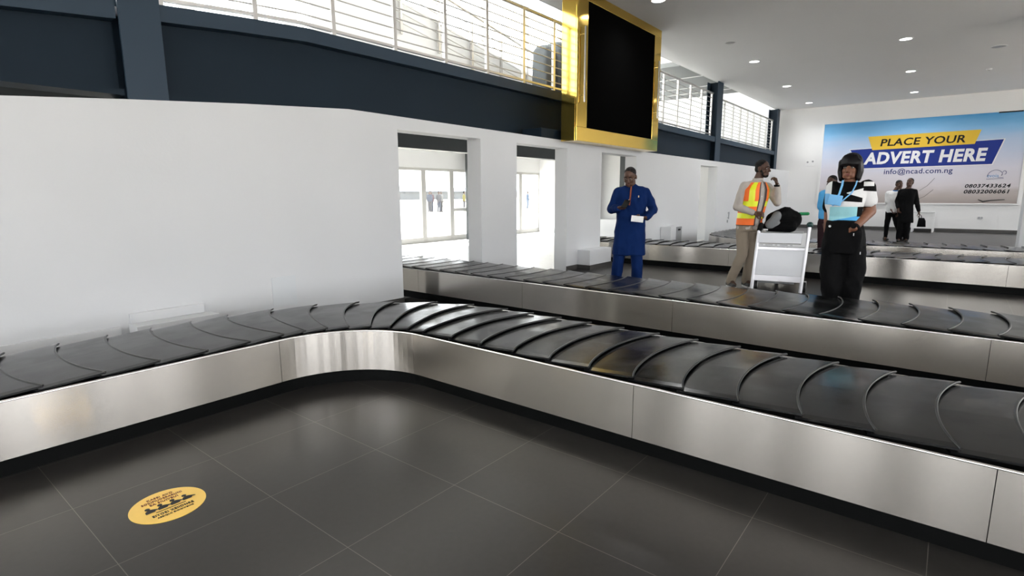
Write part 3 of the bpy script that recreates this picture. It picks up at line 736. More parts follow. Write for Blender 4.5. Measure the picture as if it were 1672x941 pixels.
def face_parts(o, H, sc=1.0, brow=True, lip='lipm', eyes=True):
    def kid(m, name, mats, smooth=True): return m.build(name, mats, o)
    if eyes:
        for s in (-1, 1):
            m = MB(); rot = H.to_3x3(); c = Vector((s * .033, -.0745, .005))
            m.ell(H @ (c * sc), [.0145 * sc, .0115 * sc, .0070 * sc], rot, 12, 0); m.ell(H @ ((c + Vector((0, -.0105, 0))) * sc), [.0066 * sc, .003 * sc, .0062 * sc], rot, 10, 1)
            kid(m, 'eye', [PM['eye'], PM['iris']])
            if brow:
                m = MB(); m.tube([H @ (Vector((s * x, y, z)) * sc) for x, y, z in ((.014, -.089, .029), (.032, -.087, .035), (.052, -.076, .030))], .0045 * sc, 6, radii=[.0045 * sc, .005 * sc, .0025 * sc]); kid(m, 'eyebrow', PM['hair'])
    m = MB(); rot = H.to_3x3()
    m.ell(H @ (Vector((0, -.0905, -.0595)) * sc), [.021 * sc, .0055 * sc, .0050 * sc], rot, 12); m.ell(H @ (Vector((0, -.0915, -.0705)) * sc), [.018 * sc, .0058 * sc, .0058 * sc], rot, 12)
    kid(m, 'lips', PM[lip])
def short_hair(o, H, sc=1.0, d=.0, mat='hair'):
    m = MB(); rot = H.to_3x3()
    m.ell(H @ (Vector((0, .022, .047)) * sc), [(.0775 + d) * sc, (.0925 + d) * sc, (.083 + d) * sc], rot, 24)
    m.ell(H @ (Vector((0, .045, -.005)) * sc), [(.069 + d) * sc, (.066 + d) * sc, (.062 + d) * sc], rot, 20)
    me = baked(m, .007, 2); return link('hair', me, PM[mat], o)
def beard_part(o, H, sc=1.0):
    m = MB(); rot = H.to_3x3()
    m.ell(H @ (Vector((0, -.050, -.092)) * sc), [.036 * sc, .044 * sc, .030 * sc], rot, 18)
    for s in (-1, 1): m.capsule(H @ (Vector((s * .057, -.012, -.030)) * sc), .016 * sc, H @ (Vector((s * .036, -.048, -.090)) * sc), .022 * sc)
    me = baked(m, .006, 3); return link('beard', me, PM['hair'], o)
def shoe(o, an, d, mat='shoe', sole=False, L=.27):
    an = Vector(an); d = Vector((d[0], d[1], 0)).normalized(); m = MB()
    a = Vector((an.x, an.y, 0)) - d * .06; b = a + d * (L - .07)
    m.capsule(a + Vector((0, 0, .042)), .042, b + Vector((0, 0, .034)), .034); m.capsule(a + Vector((0, 0, .075)), .040, a + d * .09 + Vector((0, 0, .055)), .038)
    me = baked(m, .009, 3)
    zmin = min(v.co.z for v in me.vertices)
    for v in me.vertices: v.co.z = max(v.co.z, .014) if sole else max(v.co.z, .002)
    s = link('shoe', me, PM[mat], o)
    if sole:
        m = MB(); n = Vector((-d.y, d.x, 0)); pts = []
        for k in range(20):
            t = 2 * PI * k / 20; pts.append(a + d * ((L - .06) / 2 + (L / 2 + .012) * math.cos(t)) + n * .047 * math.sin(t))
        m.add([(p.x, p.y, .0) for p in pts] + [(p.x, p.y, .024) for p in pts], [tuple(range(20))[::-1], tuple(range(20, 40))] + [(k, (k + 1) % 20, 20 + (k + 1) % 20, 20 + k) for k in range(20)])
        q = m.build('sole', PM['sole'], s)
    return s
def limb(m, pts, rad, n=16):
    for (a, ra), (b, rb) in zip(zip(pts, rad), zip(pts[1:], rad[1:])): m.capsule(a, ra, b, rb, n)

def body(label, P0, rz, mat, build, voxel=.0055):
    m = MB(); build(m); me = baked(m, voxel, 3)
    o = link('person', me, mat, None, (P0[0], P0[1], 0)); o.rotation_euler = (0, 0, R(rz))
    return tag(o, label, 'person')
from mathutils import noise as _nz
def wrinkle(me, amp, seed):
    me.update(); ns = [v.normal.copy() for v in me.vertices]
    for v, n in zip(me.vertices, ns):
        c = v.co; q = V((c.x * 9 + seed, c.y * 9, c.z * 5)); f = abs(_nz.noise(q)) * 2 - .6 + .5 * _nz.noise(q * 2.3)
        v.co = c + n * (-amp * f)
def garment(o, name, mats, build, voxel=.010, smooth=4, paint=None, clip=None, amp=.007, cuts=()):
    m = MB(); build(m); me = baked(m, voxel, smooth)
    wrinkle(me, amp, sum(map(ord, o['label'])) % 50 + len(name))
    if cuts:
        import bmesh
        b = bmesh.new(); b.from_mesh(me)
        for co, no in cuts: bmesh.ops.bisect_plane(b, geom=b.verts[:] + b.edges[:] + b.faces[:], plane_co=co, plane_no=no)
        b.to_mesh(me); b.free()
        for p in me.polygons: p.use_smooth = True
    if paint:
        for p in me.polygons: p.material_index = paint(p.center)
    return link(name, me, mats, o)
V = Vector

# --- man in the blue robe
def blue_man():
    sh = [V((-.140, .005, 1.395)), V((.222, .03, 1.395))]; el = [V((-.222, .03, 1.165)), V((.335, .06, 1.165))]; wr = [V((-.135, -.165, 1.185)), V((.235, -.165, 1.065))]
    hp = [V((-.065, .01, .88)), V((.115, .02, .88))]; kn = [V((-.115, -.02, .47)), V((.135, -.01, .47))]; an = [V((-.140, .03, .09)), V((.145, .04, .09))]
    T = [(.025, .01, .86, .17, .125, 0), (.035, .01, 1.02, .165, .128, .05), (.038, .01, 1.18, .175, .13, .05), (.040, .015, 1.32, .195, .125, .05), (.042, .02, 1.415, .185, .10, .05), (.04, .02, 1.465, .11, .075, .05), (.03, .01, 1.50, .055, .055, 0)]
    H = headM((.010, -.060, 1.590), -20, 24)
    def b(m):
        m.loft(infl(T, -.03)); head_shells(m, H, V((.03, .01, 1.46)), .055)
        for i in (0, 1):
            limb(m, [sh[i], el[i], wr[i]], [.05, .042, .029]); limb(m, [hp[i], kn[i], an[i]], [.075, .055, .04])
            m.capsule(an[i], .038, an[i] + V((0, -.10, -.05)), .03)
        hand(m, wr[0], (.72, -.50, .12), (.25, .30, .9), -1, 34); hand(m, wr[1], (-.80, -.50, -.12), (-.25, .3, .75), 1, 30)
    o = body('man in a royal blue knee-length robe holding a phone and a white card', (6.8, 3.42), -63.3, PM['sk1'], b)
    face_parts(o, H); short_hair(o, H)
    def rb(m):
        TT = [(.024, .005, .555, .222, .155, 0), (.024, .005, .70, .213, .150, 0), (.028, .005, .86, .203, .146, 0), (.036, .008, 1.02, .190, .142, .05), (.038, .01, 1.18, .192, .142, .05), (.040, .012, 1.32, .208, .138, .05), (.042, .018, 1.405, .190, .112, .05), (.04, .018, 1.455, .120, .086, .05), (.034, .01, 1.485, .070, .066, 0), (.032, .008, 1.505, .060, .060, 0)]
        m.loft(lerp_rings(TT, 3), 32)
        for i in (0, 1): limb(m, [V((.035, .02, 1.45)), sh[i] + V((0, 0, -.005))], [.055, .063]); limb(m, [sh[i], el[i], wr[i] + (el[i] - wr[i]) * .08], [.063, .060, .048])
    garment(o, 'robe', PM['blue'], rb, .010, 12, amp=.010)
    def tr(m):
        m.loft([(.025, .01, .80, .165, .125, 0), (.025, .01, .95, .17, .13, 0)])
        for i in (0, 1): limb(m, [hp[i], kn[i], V((an[i].x, an[i].y, .10))], [.092, .078, .070])
    garment(o, 'trousers', PM['blue'], tr)
    for i in (0, 1): shoe(o, an[i], (-.15 + .3 * i, -1))
    m = MB()
    for zz_, y_ in ((1.49, -.060), (1.45, -.083), (1.40, -.112), (1.34, -.130), (1.28, -.136), (1.22, -.136)): pass
    m.tube([(.03, -.066, 1.495), (.027, -.100, 1.44), (.022, -.128, 1.37), (.016, -.138, 1.29), (.010, -.138, 1.225)], .011, 6); m.build('placket', PM['plack'], o)
    m = MB(); m.ell((.005, -.142, 1.29), (.008, .004, .008)); m.build('button', PM['white'], o)
    m = MB(); m.box((.122, -.134, 1.325), (.134, -.128, 1.352)); m.build('emblem', PM['metal'], o)
    m = MB()
    for s in (-1, 1):
        pts = [H @ V((s * .034 + .024 * math.cos(t), -.098, .004 + .017 * math.sin(t))) for t in [2 * PI * k / 16 for k in range(17)]]
        m.tube(pts, .0018, 5, cap=False); m.tube([H @ V((s * .058, -.096, .008)), H @ V((s * .079, .01, .010))], .0016, 5)
    m.tube([H @ V((-.010, -.099, .008)), H @ V((.010, -.099, .008))], .0016, 5); m.build('glasses', PM['metal'], o)
    M_ = o.matrix_basis
    return o
blue = blue_man()
def held(name, mats, mb, person, label, cat):
    """a held thing: top-level, given in the holder's axes"""
    o = mb.build(name, mats); o.location = person.location; o.rotation_euler = person.rotation_euler
    c = sum((v.co for v in o.data.vertices), Vector()) / len(o.data.vertices)
    for v in o.data.vertices: v.co -= c
    o.location = Vector(person.location) + Matrix.Rotation(person.rotation_euler[2], 3, 'Z') @ c
    return tag(o, label, cat)
def slab(c, w, h, t, rx=0, rz_=0, ry=0):
    m = MB(); m.box((-w / 2, -t / 2, -h / 2), (w / 2, t / 2, h / 2)); q = Euler((R(rx), R(ry), R(rz_))).to_matrix(); m.v = [tuple(q @ V(v) + V(c)) for v in m.v]; return m
held('phone', M['phone'], slab((-.035, -.245, 1.245), .075, .15, .009, -52, -18, 8), blue, 'black phone in the hand of the man in the blue robe', 'phone')
held('card', M['white_g'], slab((.118, -.262, 1.050), .155, .080, .012, -18, 0, 6), blue, 'white card held by the man in the blue robe', 'card')

# --- man in the orange vest
def vest_man():
    W = R(46)
    sh = [V((-.055, -.105, 1.475)), V((.262, .115, 1.465))]; el = [V((-.128, -.13, 1.180)), V((.392, .06, 1.245))]; wr = [V((.110, -.225, 1.095)), V((.372, -.005, 1.490))]
    hp = [V((-.035, -.03, .87)), V((.085, .06, .87))]; kn = [V((-.025, -.06, .49)), V((.100, .06, .49))]; an = [V((-.160, -.02, .10)), V((.055, .09, .10))]
    T = [(.028, .01, .86, .155, .115, W), (.045, .01, 1.00, .150, .118, W), (.065, .01, 1.15, .160, .122, W), (.088, .01, 1.30, .180, .125, W), (.100, .01, 1.42, .185, .110, W), (.108, .008, 1.50, .125, .085, W), (.118, .005, 1.56, .055, .055, W), (.125, .0, 1.60, .05, .05, W)]
    H = headM((.172, -.012, 1.712), 64, 4)
    def b(m):
        m.loft(infl(T, -.03)); head_shells(m, H, V((.118, .008, 1.55)), .056)
        for i in (0, 1):
            limb(m, [sh[i], el[i], wr[i]], [.05, .042, .029]); limb(m, [hp[i], kn[i], an[i]], [.075, .055, .04]); m.capsule(an[i], .036, an[i] + V((.06, -.09, -.05)), .03)
        hand(m, wr[0], (.95, -.12, -.10), (.1, .75, -.55), -1, 40); hand(m, wr[1], (-.32, -.10, .94), (-.85, -.3, -.25), 1, 42)
    o = body('man in an orange reflective vest holding a hand to his face beside the trolley', (8.36, 2.33), -74.43, PM['sk2'], b)
    face_parts(o, H); short_hair(o, H); beard_part(o, H)
    def shirt(m):
        m.loft(lerp_rings(infl(T[:6], .012) + [(.118, .005, 1.555, .070, .068, W)], 3), 32)
        for i in (0, 1): limb(m, [V((.112, .006, 1.50)), sh[i] + V((0, 0, -.005))], [.055, .062]); limb(m, [sh[i], el[i], wr[i] + (el[i] - wr[i]) * .10], [.063, .060, .042])
    garment(o, 'shirt', PM['beige'], shirt, .010, 10)
    m = MB(); m.loft([(.112, .0, 1.535, .074, .070, W), (.118, -.004, 1.565, .069, .066, W), (.122, -.010, 1.582, .070, .068, W), (.122, -.010, 1.582, .062, .060, W), (.116, .0, 1.545, .060, .056, W)], 28); m.build('collar', PM['beige'], o)
    for z, f in ((1.44, .125), (1.33, .142), (1.22, .140)):
        m = MB(); cx = .1 + (z - 1.42) * .2; m.ell((cx + math.sin(W) * f, .01 - math.cos(W) * f, z), (.007, .007, .007)); m.build('button', PM['sole'], o)
    def tr(m):
        m.loft(lerp_rings([(.028, .01, .84, .160, .122, W), (.032, .01, .925, .170, .134, W)], 2))
        for i in (0, 1): limb(m, [hp[i], kn[i], V((an[i].x, an[i].y, .09))], [.094, .074, .062])
    garment(o, 'trousers', PM['khaki'], tr)
    for i in (0, 1): shoe(o, an[i], (.35, -.8), 'shoe', True)
    # vest: open-front shell over the shirt
    TV = [(.040, .01, .915, .150, .118, W)] + T[1:5] + [(.106, .008, 1.485, .140, .092, W), (.112, .006, 1.525, .090, .076, W)]
    rings = lerp_rings(infl(TV, .032), 8); n = 60; m = MB(); vs = []
    for (cx, cy, z, rx, ry, yw) in rings:
        for j in range(n + 1):
            g = -PI / 2 + R(11) + (2 * PI - R(22)) * j / n; ca, sa = math.cos(g), math.sin(g)
            x = rx * math.copysign(abs(ca) ** .87, ca); y = ry * math.copysign(abs(sa) ** .87, sa)
            vs.append((cx + x * math.cos(yw) - y * math.sin(yw), cy + x * math.sin(yw) + y * math.cos(yw), z))
    fs = []; mi = []
    for i in range(len(rings) - 1):
        z = (rings[i][2] + rings[i + 1][2]) / 2
        for j in range(n):
            a_ = abs(((j + .5) / n * 338 + 11) - 180); fr = 180 - a_   # degrees from the front opening line
            k = 0
            if 1.185 < z < 1.262 or 1.02 < z < 1.10: k = 1
            if z > 1.185 and (36 < fr < 60 or (a_ > 24 and a_ < 48)): k = 1
            if fr < 14 or z < .928: k = 2
            fs.append((i * (n + 1) + j, i * (n + 1) + j + 1, (i + 1) * (n + 1) + j + 1, (i + 1) * (n + 1) + j)); mi.append(k)
    for f, k in zip(fs, mi): m.f.append(list(f)); m.m.append(k); m.sm.append(True)
    m.v = vs; v = m.build('safety_vest', [PM['orange'], PM['lime'], PM['trim']], o); s = v.modifiers.new('s', 'SOLIDIFY'); s.thickness = .006; s.offset = -1
    m = MB(); m.loft([(wr[1].x, wr[1].y, 1.462, .040, .040, 0), (wr[1].x - .004, wr[1].y, 1.488, .040, .040, 0)], 16); m.build('wristband', PM['black'], o)
    return o
vest = vest_man()

# --- woman
def lady():
    sh = [V((-.125, .02, 1.425)), V((.158, .035, 1.425))]; el = [V((-.150, .10, 1.185)), V((.205, .085, 1.195))]; wr = [V((-.150, .06, .985)), V((.085, -.130, 1.035))]
    hp = [V((-.075, .01, .90)), V((.095, .01, .90))]; kn = [V((-.065, -.02, .50)), V((.105, .0, .50))]; an = [V((-.040, .03, .10)), V((.100, .05, .10))]
    T = [(.01, .01, .90, .175, .135, -.1), (-.005, .01, 1.05, .145, .120, -.1), (-.012, .005, 1.14, .135, .115, -.1), (-.012, -.005, 1.26, .150, .140, -.1), (-.004, .0, 1.34, .155, .140, -.1), (.012, .02, 1.42, .150, .095, -.1), (.015, .02, 1.465, .09, .07, -.1), (.012, .015, 1.50, .05, .05, 0)]
    H = headM((.006, -.015, 1.615), -14, 2)
    def b(m):
        m.loft(infl(T, -.022)); head_shells(m, H, V((.013, .015, 1.46)), .050, .95, fem=True)
        limb(m, [sh[0], el[0], wr[0]], [.05, .044, .030]); limb(m, [sh[1], el[1], wr[1]], [.062, .056, .034])
        for i in (0, 1): limb(m, [hp[i], kn[i], an[i]], [.085, .06, .042]); m.capsule(an[i], .036, an[i] + V((0, -.11, -.05)), .028)
        hand(m, wr[0], (-.05, -.10, -1), (.9, -.2, 0), 1, 22, .95); hand(m, wr[1], (-.35, .30, -.88), (-.2, .9, .3), -1, 12, .92)
    o = body('woman with a black bob and colour-blocked top, hand in her black trousers pocket', (6.42, .84), -82.55, PM['sk3'], b)
    face_parts(o, H, .95, False, 'lipw')
    m = MB(); rot = H.to_3x3(); hp_ = lambda x, y, z: H @ V((x, y, z))
    m.ell(hp_(0, .022, .056), (.095, .108, .096), rot, 24); m.ell(hp_(0, .055, -.03), (.086, .070, .11), rot, 20)
    for s in (-1, 1):
        m.capsule(hp_(s * .042, .010, .085), .048, hp_(s * .070, .0, .03), .038); m.capsule(hp_(s * .070, .0, .03), .040, hp_(s * .084, .0, -.03), .033); m.capsule(hp_(s * .084, .0, -.03), .033, hp_(s * .072, -.006, -.105), .028); m.capsule(hp_(s * .074, -.040, .06), .028, hp_(s * .084, -.034, -.02), .020); m.capsule(hp_(s * .084, -.034, -.02), .020, hp_(s * .072, -.040, -.095), .014)
    for k in range(9):
        x = -.060 + .015 * k; y_ = -.080 + x * x * 7; m.capsule(hp_(x * .7, -.035, .110), .024, hp_(x * .95, y_ + .010, .086), .018); m.capsule(hp_(x * .95, y_ + .010, .086), .018, hp_(x * 1.08, y_ - .012, .044 - abs(x) * .16), .010)
    me = baked(m, .006, 20); link('hair', me, PM['wig'], o)
    X = lambda cx: -.007 + (cx - 240) * .00213
    Z = lambda cy: 1.6 - (cy - 135) * .00166
    # 0 white 1 black 2 mint 3 blue 4 pale blue
    def paint(c):
        cx = 240 + (c.x + .007) / .00213; cy = 135 + (1.6 - c.z) / .00166
        if cx > 304 and cy < 340:                       # right sleeve
            if cy < 232: return 0 if cx < 345 and cy > 206 else 1
            if cy < 262 + (cx - 340) * .08: return 1
            return 0
        if cx < 112 and 275 < cy < 372 : return 4       # left sleeve
        if c.y > .03: return 1
        if cx < 178 and cy < 275: return 0
        if 240 < cx < 304 and abs(cy - 272) < (cx - 236) * .42: return 0
        if cx >= 178 and cy < 315 + (cx - 190) * .10: return 1
        if cx > 172 and cy < 352 + (cx - 180) * .0: return 0
        if cx > 288 and cy < 410: return 1
        if cx < 178: return 0 if cy > 340 else 4
        if cy > 402 + (300 - cx) * .30: return 3
        return 2
    def top(m):
        TT = [(-.004, .01, 1.075, .150, .124, -.1), (-.010, .008, 1.14, .147, .124, -.1), (-.014, -.005, 1.25, .160, .150, -.1), (-.006, .0, 1.34, .166, .150, -.1), (.010, .018, 1.42, .160, .106, -.1), (.014, .02, 1.462, .100, .080, -.1), (.012, .016, 1.482, .070, .066, -.1)]
        m.loft(lerp_rings(TT, 3), 36, 0, 2.1)
        limb(m, [sh[0], sh[0] + (el[0] - sh[0]) * .80], [.068, .066]); limb(m, [sh[1], sh[1] + (el[1] - sh[1]) * .55], [.078, .078])
    pl = [(V((X(c), 0, 0)), V((1, 0, 0))) for c in (112, 178, 240, 288, 304, 345, 190, 172)] + [(V((0, 0, Z(c))), V((0, 0, 1))) for c in (206, 232, 275, 340, 352, 372, 410)] + [(V((0, .03, 0)), V((0, 1, 0)))]
    def sl(cx, cy, k): d = V((.00213, 0, -.00166 * k)); return (V((X(cx), 0, Z(cy))), V((-d.z, 0, d.x)))     # line cy' = cy + k (cx' - cx)
    pl += [sl(340, 262, .08), sl(236, 272, .42), sl(236, 272, -.42), sl(190, 315, .10), sl(300, 402, -.30)]
    garment(o, 'top', [PM['white'], PM['black'], PM['mint'], PM['sky'], PM['pale']], top, .006, 8, paint, amp=.004, cuts=pl)
    def tr(m):
        TT = [(.010, .01, .78, .180, .145, -.05), (.012, .01, .92, .188, .148, -.05), (.004, .01, 1.02, .168, .138, -.08), (-.006, .008, 1.105, .152, .130, -.1)]
        m.loft(lerp_rings(TT, 3), 36)
        for i in (0, 1): limb(m, [hp[i], kn[i] + V((-.012 + .024 * i, 0, .1)), kn[i], V((an[i].x, an[i].y, .16)), V((an[i].x, an[i].y, .08))], [.108, .106, .102, .084, .076])
        m.capsule(V((.10, -.085, .985)), .062, V((.10, -.02, .66)), .085); m.capsule(V((.04, -.085, .95)), .055, V((.05, -.02, .72)), .07)
    garment(o, 'trousers', PM['black'], tr)
    for z, x in ((.98, .085), (.80, .155)):
        m = MB(); m.box((x - .004, -.156, z - .02), (x + .004, -.150, z + .005)); m.build('zip_pull', PM['sole'], o)
    m = MB(); m.ell((-.125, -.100, 1.045), (.012, .008, .012)); m.build('badge', PM['sole'], o)
    for i in (0, 1): shoe(o, an[i], (-.1 + .2 * i, -1), 'shoe', True, .25)
    m = MB(); d = (wr[1] - el[1]).normalized(); c = wr[1] - d * .012
    m.tube([c - d * .014, c + d * .014], .041, 20); m.tube([c + V((-.012, -.040, .012)), c + V((-.014, -.052, .014))], .024, 20); m.build('watch', PM['black'], o)
    m = MB()
    m.tube([(.070, -.045, 1.492), (.062, -.100, 1.45), (.035, -.146, 1.375), (-.045, -.168, 1.29), (-.120, -.158, 1.25)], .0065, 6)
    m.tube([(-.050, -.050, 1.492), (-.052, -.105, 1.45), (-.070, -.150, 1.36), (-.125, -.152, 1.27)], .0095, 6); m.build('lanyard', PM['pale'], o)
    m = MB(); q = Euler((R(-6), R(8), R(-20))).to_matrix(); m.box((-.062, -.008, -.050), (.062, .008, .050)); m.v = [tuple(q @ V(v) + V((-.100, -.158, 1.305))) for v in m.v]; m.build('lanyard_pouch', PM['pale'], o, bevel=.006)
    return o
lady()

# --- simple but complete figures further away
def figure(label, P0, rz, sk, sh, el, wr, hp, kn, an, T, H, upper, lower, umat, lmat, up_r=(.066, .06, .05), sleeve=.92, hands=None, lo_r=(.092, .075, .062), group=None, hairy=True, dirs=None, long=None, feet=True, vox=.008):
    neck = V((T[-2][0], T[-2][1], T[-2][2]))
    def b(m):
        m.loft(infl(T, -.022)); head_shells(m, H, neck, .054)
        for i in (0, 1):
            limb(m, [sh[i], el[i], wr[i]], [.048, .041, .030]); limb(m, [hp[i], kn[i], an[i]], [.075, .054, .040]); m.capsule(an[i], .036, an[i] + V((0, -.09, -.05)), .03)
            hd = hands[i] if hands else ((wr[i] - el[i]).normalized(), (.9 if i == 0 else -.9, -.1, 0))
            hand(m, wr[i], hd[0], hd[1], 1 if i else -1, 24)
    o = body(label, P0, rz, sk, b, vox)
    if group: o['group'] = group
    face_parts(o, H, 1, True)
    if hairy: short_hair(o, H)
    def uf(m):
        TT = infl(T[:-1], .012)
        if long: TT = long + TT[1:]
        m.loft(lerp_rings(TT, 3), 30)
        for i in (0, 1): limb(m, [V((T[-2][0], T[-2][1], T[-2][2] - .02)), sh[i]], [.052, up_r[0] * .98]); limb(m, [sh[i], sh[i] + (el[i] - sh[i]) * min(1, sleeve * 2)] + ([el[i] + (wr[i] - el[i]) * (sleeve * 2 - 1)] if sleeve > .5 else []), [up_r[0], up_r[1]] + ([up_r[2]] if sleeve > .5 else []))
    garment(o, upper, umat, uf, .011, 8)
    def lf(m):
        m.loft([(T[0][0], T[0][1], T[0][2] - .06, T[0][3], T[0][4], T[0][5]), (T[0][0], T[0][1], T[0][2] + .08, T[0][3], T[0][4], T[0][5])])
        for i in (0, 1): limb(m, [hp[i], kn[i], an[i] + (kn[i] - an[i]) * .03], list(lo_r))
    garment(o, lower, lmat, lf, .011)
    if feet:
        for i in (0, 1): shoe(o, an[i], dirs[i] if dirs else (-.15 + .3 * i, -1))
    return o, H
def std_T(cx, top=1.48, w=.185, yw=0, cy=0, z0=.90):
    k = (top - z0) / .58
    return [(cx, cy, z0, w * .86, .118, yw), (cx, cy, z0 + .17 * k, w * .82, .115, yw), (cx, cy, z0 + .38 * k, w * .98, .122, yw), (cx, cy, z0 + .47 * k, w * .97, .105, yw), (cx, cy, z0 + .525 * k, w * .76, .085, yw), (cx, cy, z0 + .565 * k, w * .46, .066, yw), (cx, cy, top + .03, .05, .05, yw)]
# man in black, black bag in his hand
cx = -.105
f_black, _ = figure('man in a long black jacket carrying a black bag, near the billboard', (18.9, .93), -87.18, PM['sk2'],
    [V((cx - .155, 0, 1.40)), V((cx + .155, 0, 1.40))], [V((cx - .215, .03, 1.13)), V((.125, .03, 1.10))], [V((cx - .17, -.10, .92)), V((.198, -.01, .835))],
    [V((cx - .08, 0, .86)), V((cx + .08, 0, .86))], [V((-.185, -.01, .48)), V((-.035, -.01, .48))], [V((-.190, .03, .09)), V((-.020, .03, .09))],
    std_T(cx), headM((-.078, -.01, 1.640), -22, -10), 'jacket', 'trousers', PM['black'], PM['black'],
    long=[(-.075, .0, .535, .178, .125, 0), (-.085, 0, .72, .172, .124, 0), (cx, 0, .90, .172, .128, 0)], lo_r=(.09, .08, .072))
m = MB(); m.loft([(.285, -.02, .43, .100, .045, .1), (.285, -.02, .60, .085, .048, .1), (.27, -.02, .675, .062, .035, .1)], 24, 0, 5)
m.tube([(.225, -.02, .66), (.215, -.02, .735), (.235, -.02, .765), (.262, -.02, .735), (.275, -.02, .66)], .009, 6)
held('handbag', M['bag'], m, f_black, 'black handbag carried by the man in the long black jacket', 'bag')
# man in white shirt
cx = -.135
f_white, Hw = figure('man in a white shirt and black trousers, left of the man in black', (19.2, 1.25), -86.28, PM['sk1'],
    [V((-.255, -.03, 1.335)), V((.005, .06, 1.345))], [V((-.235, -.04, 1.06)), V((.02, -.02, 1.06))], [V((-.135, -.12, .875)), V((.03, -.10, .82))],
    [V((-.185, 0, .80)), V((-.06, .03, .80))], [V((-.205, -.03, .46)), V((.03, .06, .46))], [V((-.205, .03, .09)), V((.160, .12, .09))],
    [(-.10, 0, .80, .145, .115, .5), (-.11, 0, .98, .140, .115, .5), (-.125, .0, 1.18, .160, .122, .5), (-.12, 0, 1.33, .155, .098, .5), (-.10, 0, 1.40, .09, .07, .5), (-.08, -.01, 1.44, .05, .05, .5)],
    headM((-.018, -.03, 1.585), 38, 10), 'shirt', 'trousers', PM['white'], PM['black'], sleeve=.40, up_r=(.075, .078, .05), lo_r=(.085, .062, .048),
    dirs=[(.4, -.9), (.5, -.8)])
m = MB(); m.loft([(-.10, 0, 1.385, .085, .072, .5), (-.085, -.01, 1.43, .068, .062, .5), (-.085, -.01, 1.43, .058, .052, .5), (-.10, 0, 1.39, .070, .058, .5)], 24); m.build('collar', PM['collar'], f_white)
# person in light blue behind the woman
cx = .085
figure('person in a light blue shirt half hidden behind the woman', (11.5, 1.88), -80.72, PM['sk2'],
    [V((-.02, 0, 1.355)), V((.22, .02, 1.355))], [V((-.022, .02, 1.09)), V((.25, .04, 1.09))], [V((.035, -.06, .82)), V((.22, -.04, .86))],
    [V((.03, 0, .84)), V((.16, 0, .84))], [V((.045, -.01, .46)), V((.165, -.01, .46))], [V((.05, .03, .09)), V((.17, .03, .09))],
    std_T(.10, 1.42, .17), headM((.112, -.03, 1.555), -30, 12), 'shirt', 'trousers', PM['sky'], PM['maroon'], sleeve=.44, up_r=(.062, .066, .05))
# people outside, beyond the glazed doors
oc = [cloth('outdoor_%s' % n, c) for n, c in (('slate', (.050, .055, .070)), ('rose', (.080, .050, .055)), ('yellow', (.11, .10, .045)), ('grey', (.06, .06, .065)), ('blue', (.045, .065, .10)), ('white', (.14, .14, .14)))]
sko = skin('outdoor_skin', (.06, .04, .032))
outs = [(31.7, 34.0, 0, 3, 'person outside in slate blue, leftmost in the second door pane'), (32.25, 34.4, 1, 0, 'person outside in a rose top, second from left in the second door pane'), (32.75, 34.0, 3, 0, 'person outside in grey, third from left in the second door pane'), (33.3, 34.3, 5, 3, 'person outside in a pale top with grey trousers in the second door pane'),
        (33.8, 33.8, 2, 0, 'person outside in a yellow top, rightmost in the second door pane'), (35.3, 33.5, 2, 3, 'person outside in yellow with grey trousers in the third door pane'), (45.2, 34.0, 4, 4, 'person outside in a wide blue robe, seen in the second opening')]
for k, (x, y, a, b, lab) in enumerate(outs):
    w_ = 1.0 if k < 6 else 1.35
    figure(lab, (x, y), -45 + 17 * k, sko, [V((-.16, 0, 1.40)), V((.16, 0, 1.40))], [V((-.21 * w_, .02, 1.13)), V((.21 * w_, .02, 1.13))], [V((-.17 * w_, -.08, .90)), V((.17 * w_, -.08, .90))],
        [V((-.08, 0, .86)), V((.08, 0, .86))], [V((-.09, -.01, .48)), V((.09, -.01, .48))], [V((-.10, .03, .09)), V((.10, .03, .09))], std_T(0, 1.48, .185 * w_), headM((0, -.02, 1.63), 20 * (k % 3 - 1), 5),
        'shirt', 'trousers', oc[a], oc[b], group='people waiting outside the glazed doors', vox=.014)
for o in list(C.objects):
    if o.name.startswith('person') and o.parent is None and o.location.y > 15: o.location.z = -.12

# ------------------------------------------------------------------ baggage trolley with bags
t = thing('baggage_trolley', 'white and silver baggage trolley beside the man in the orange vest', 'trolley', (8.33, 1.85, 0), R(-77.48))
def fr(x, z): return V((x, .0 + (.0 if z > .9 else (.93 - z) * -.10), z))    # the back frame leans a little
m = MB(); m.tube([fr(-.275, .86), fr(-.318, .03)], .024, 12); m.build('side_rail', M['alu'], t)
m = MB(); m.tube([fr(.350, .93), fr(.300, .01)], .024, 12); m.build('side_rail', M['alu'], t)
def quad(name, p, mat, th=.012, d=0):
    m = MB(); f = [fr(x, z) + V((0, -d, 0)) for x, z in p]; m.hexa([f[0] + V((0, 0, 0)), f[1], f[1] + V((0, th, 0)), f[0] + V((0, th, 0)), f[3], f[2], f[2] + V((0, th, 0)), f[3] + V((0, th, 0))]); return m.build(name, mat, t, bevel=.003)
quad('upper_panel', [(-.285, .685), (.262, .685), (.275, .825), (-.278, .825)], M['panel_w'], .05, .035)
m = MB(); m.box((-.27, .017, .80), (.30, .42, .824)); m.build('basket', M['grey_l'], t, bevel=.003)
quad('basket_side', [(.262, .66), (.318, .66), (.322, .83), (.275, .83)], M['grey_l'], .14, .02)
quad('info_strip', [(-.285, .635), (.315, .635), (.318, .675), (-.283, .675)], M['grey_l'], .02, .012)
for k, (xa, xb) in enumerate(((-.26, -.21), (-.18, -.09), (-.06, -.03), (0, .10), (.13, .16))):
    quad('printed_mark', [(xa, .652), (xb, .652), (xb, .664), (xa, .664)], M['grey'], .002, .0145)
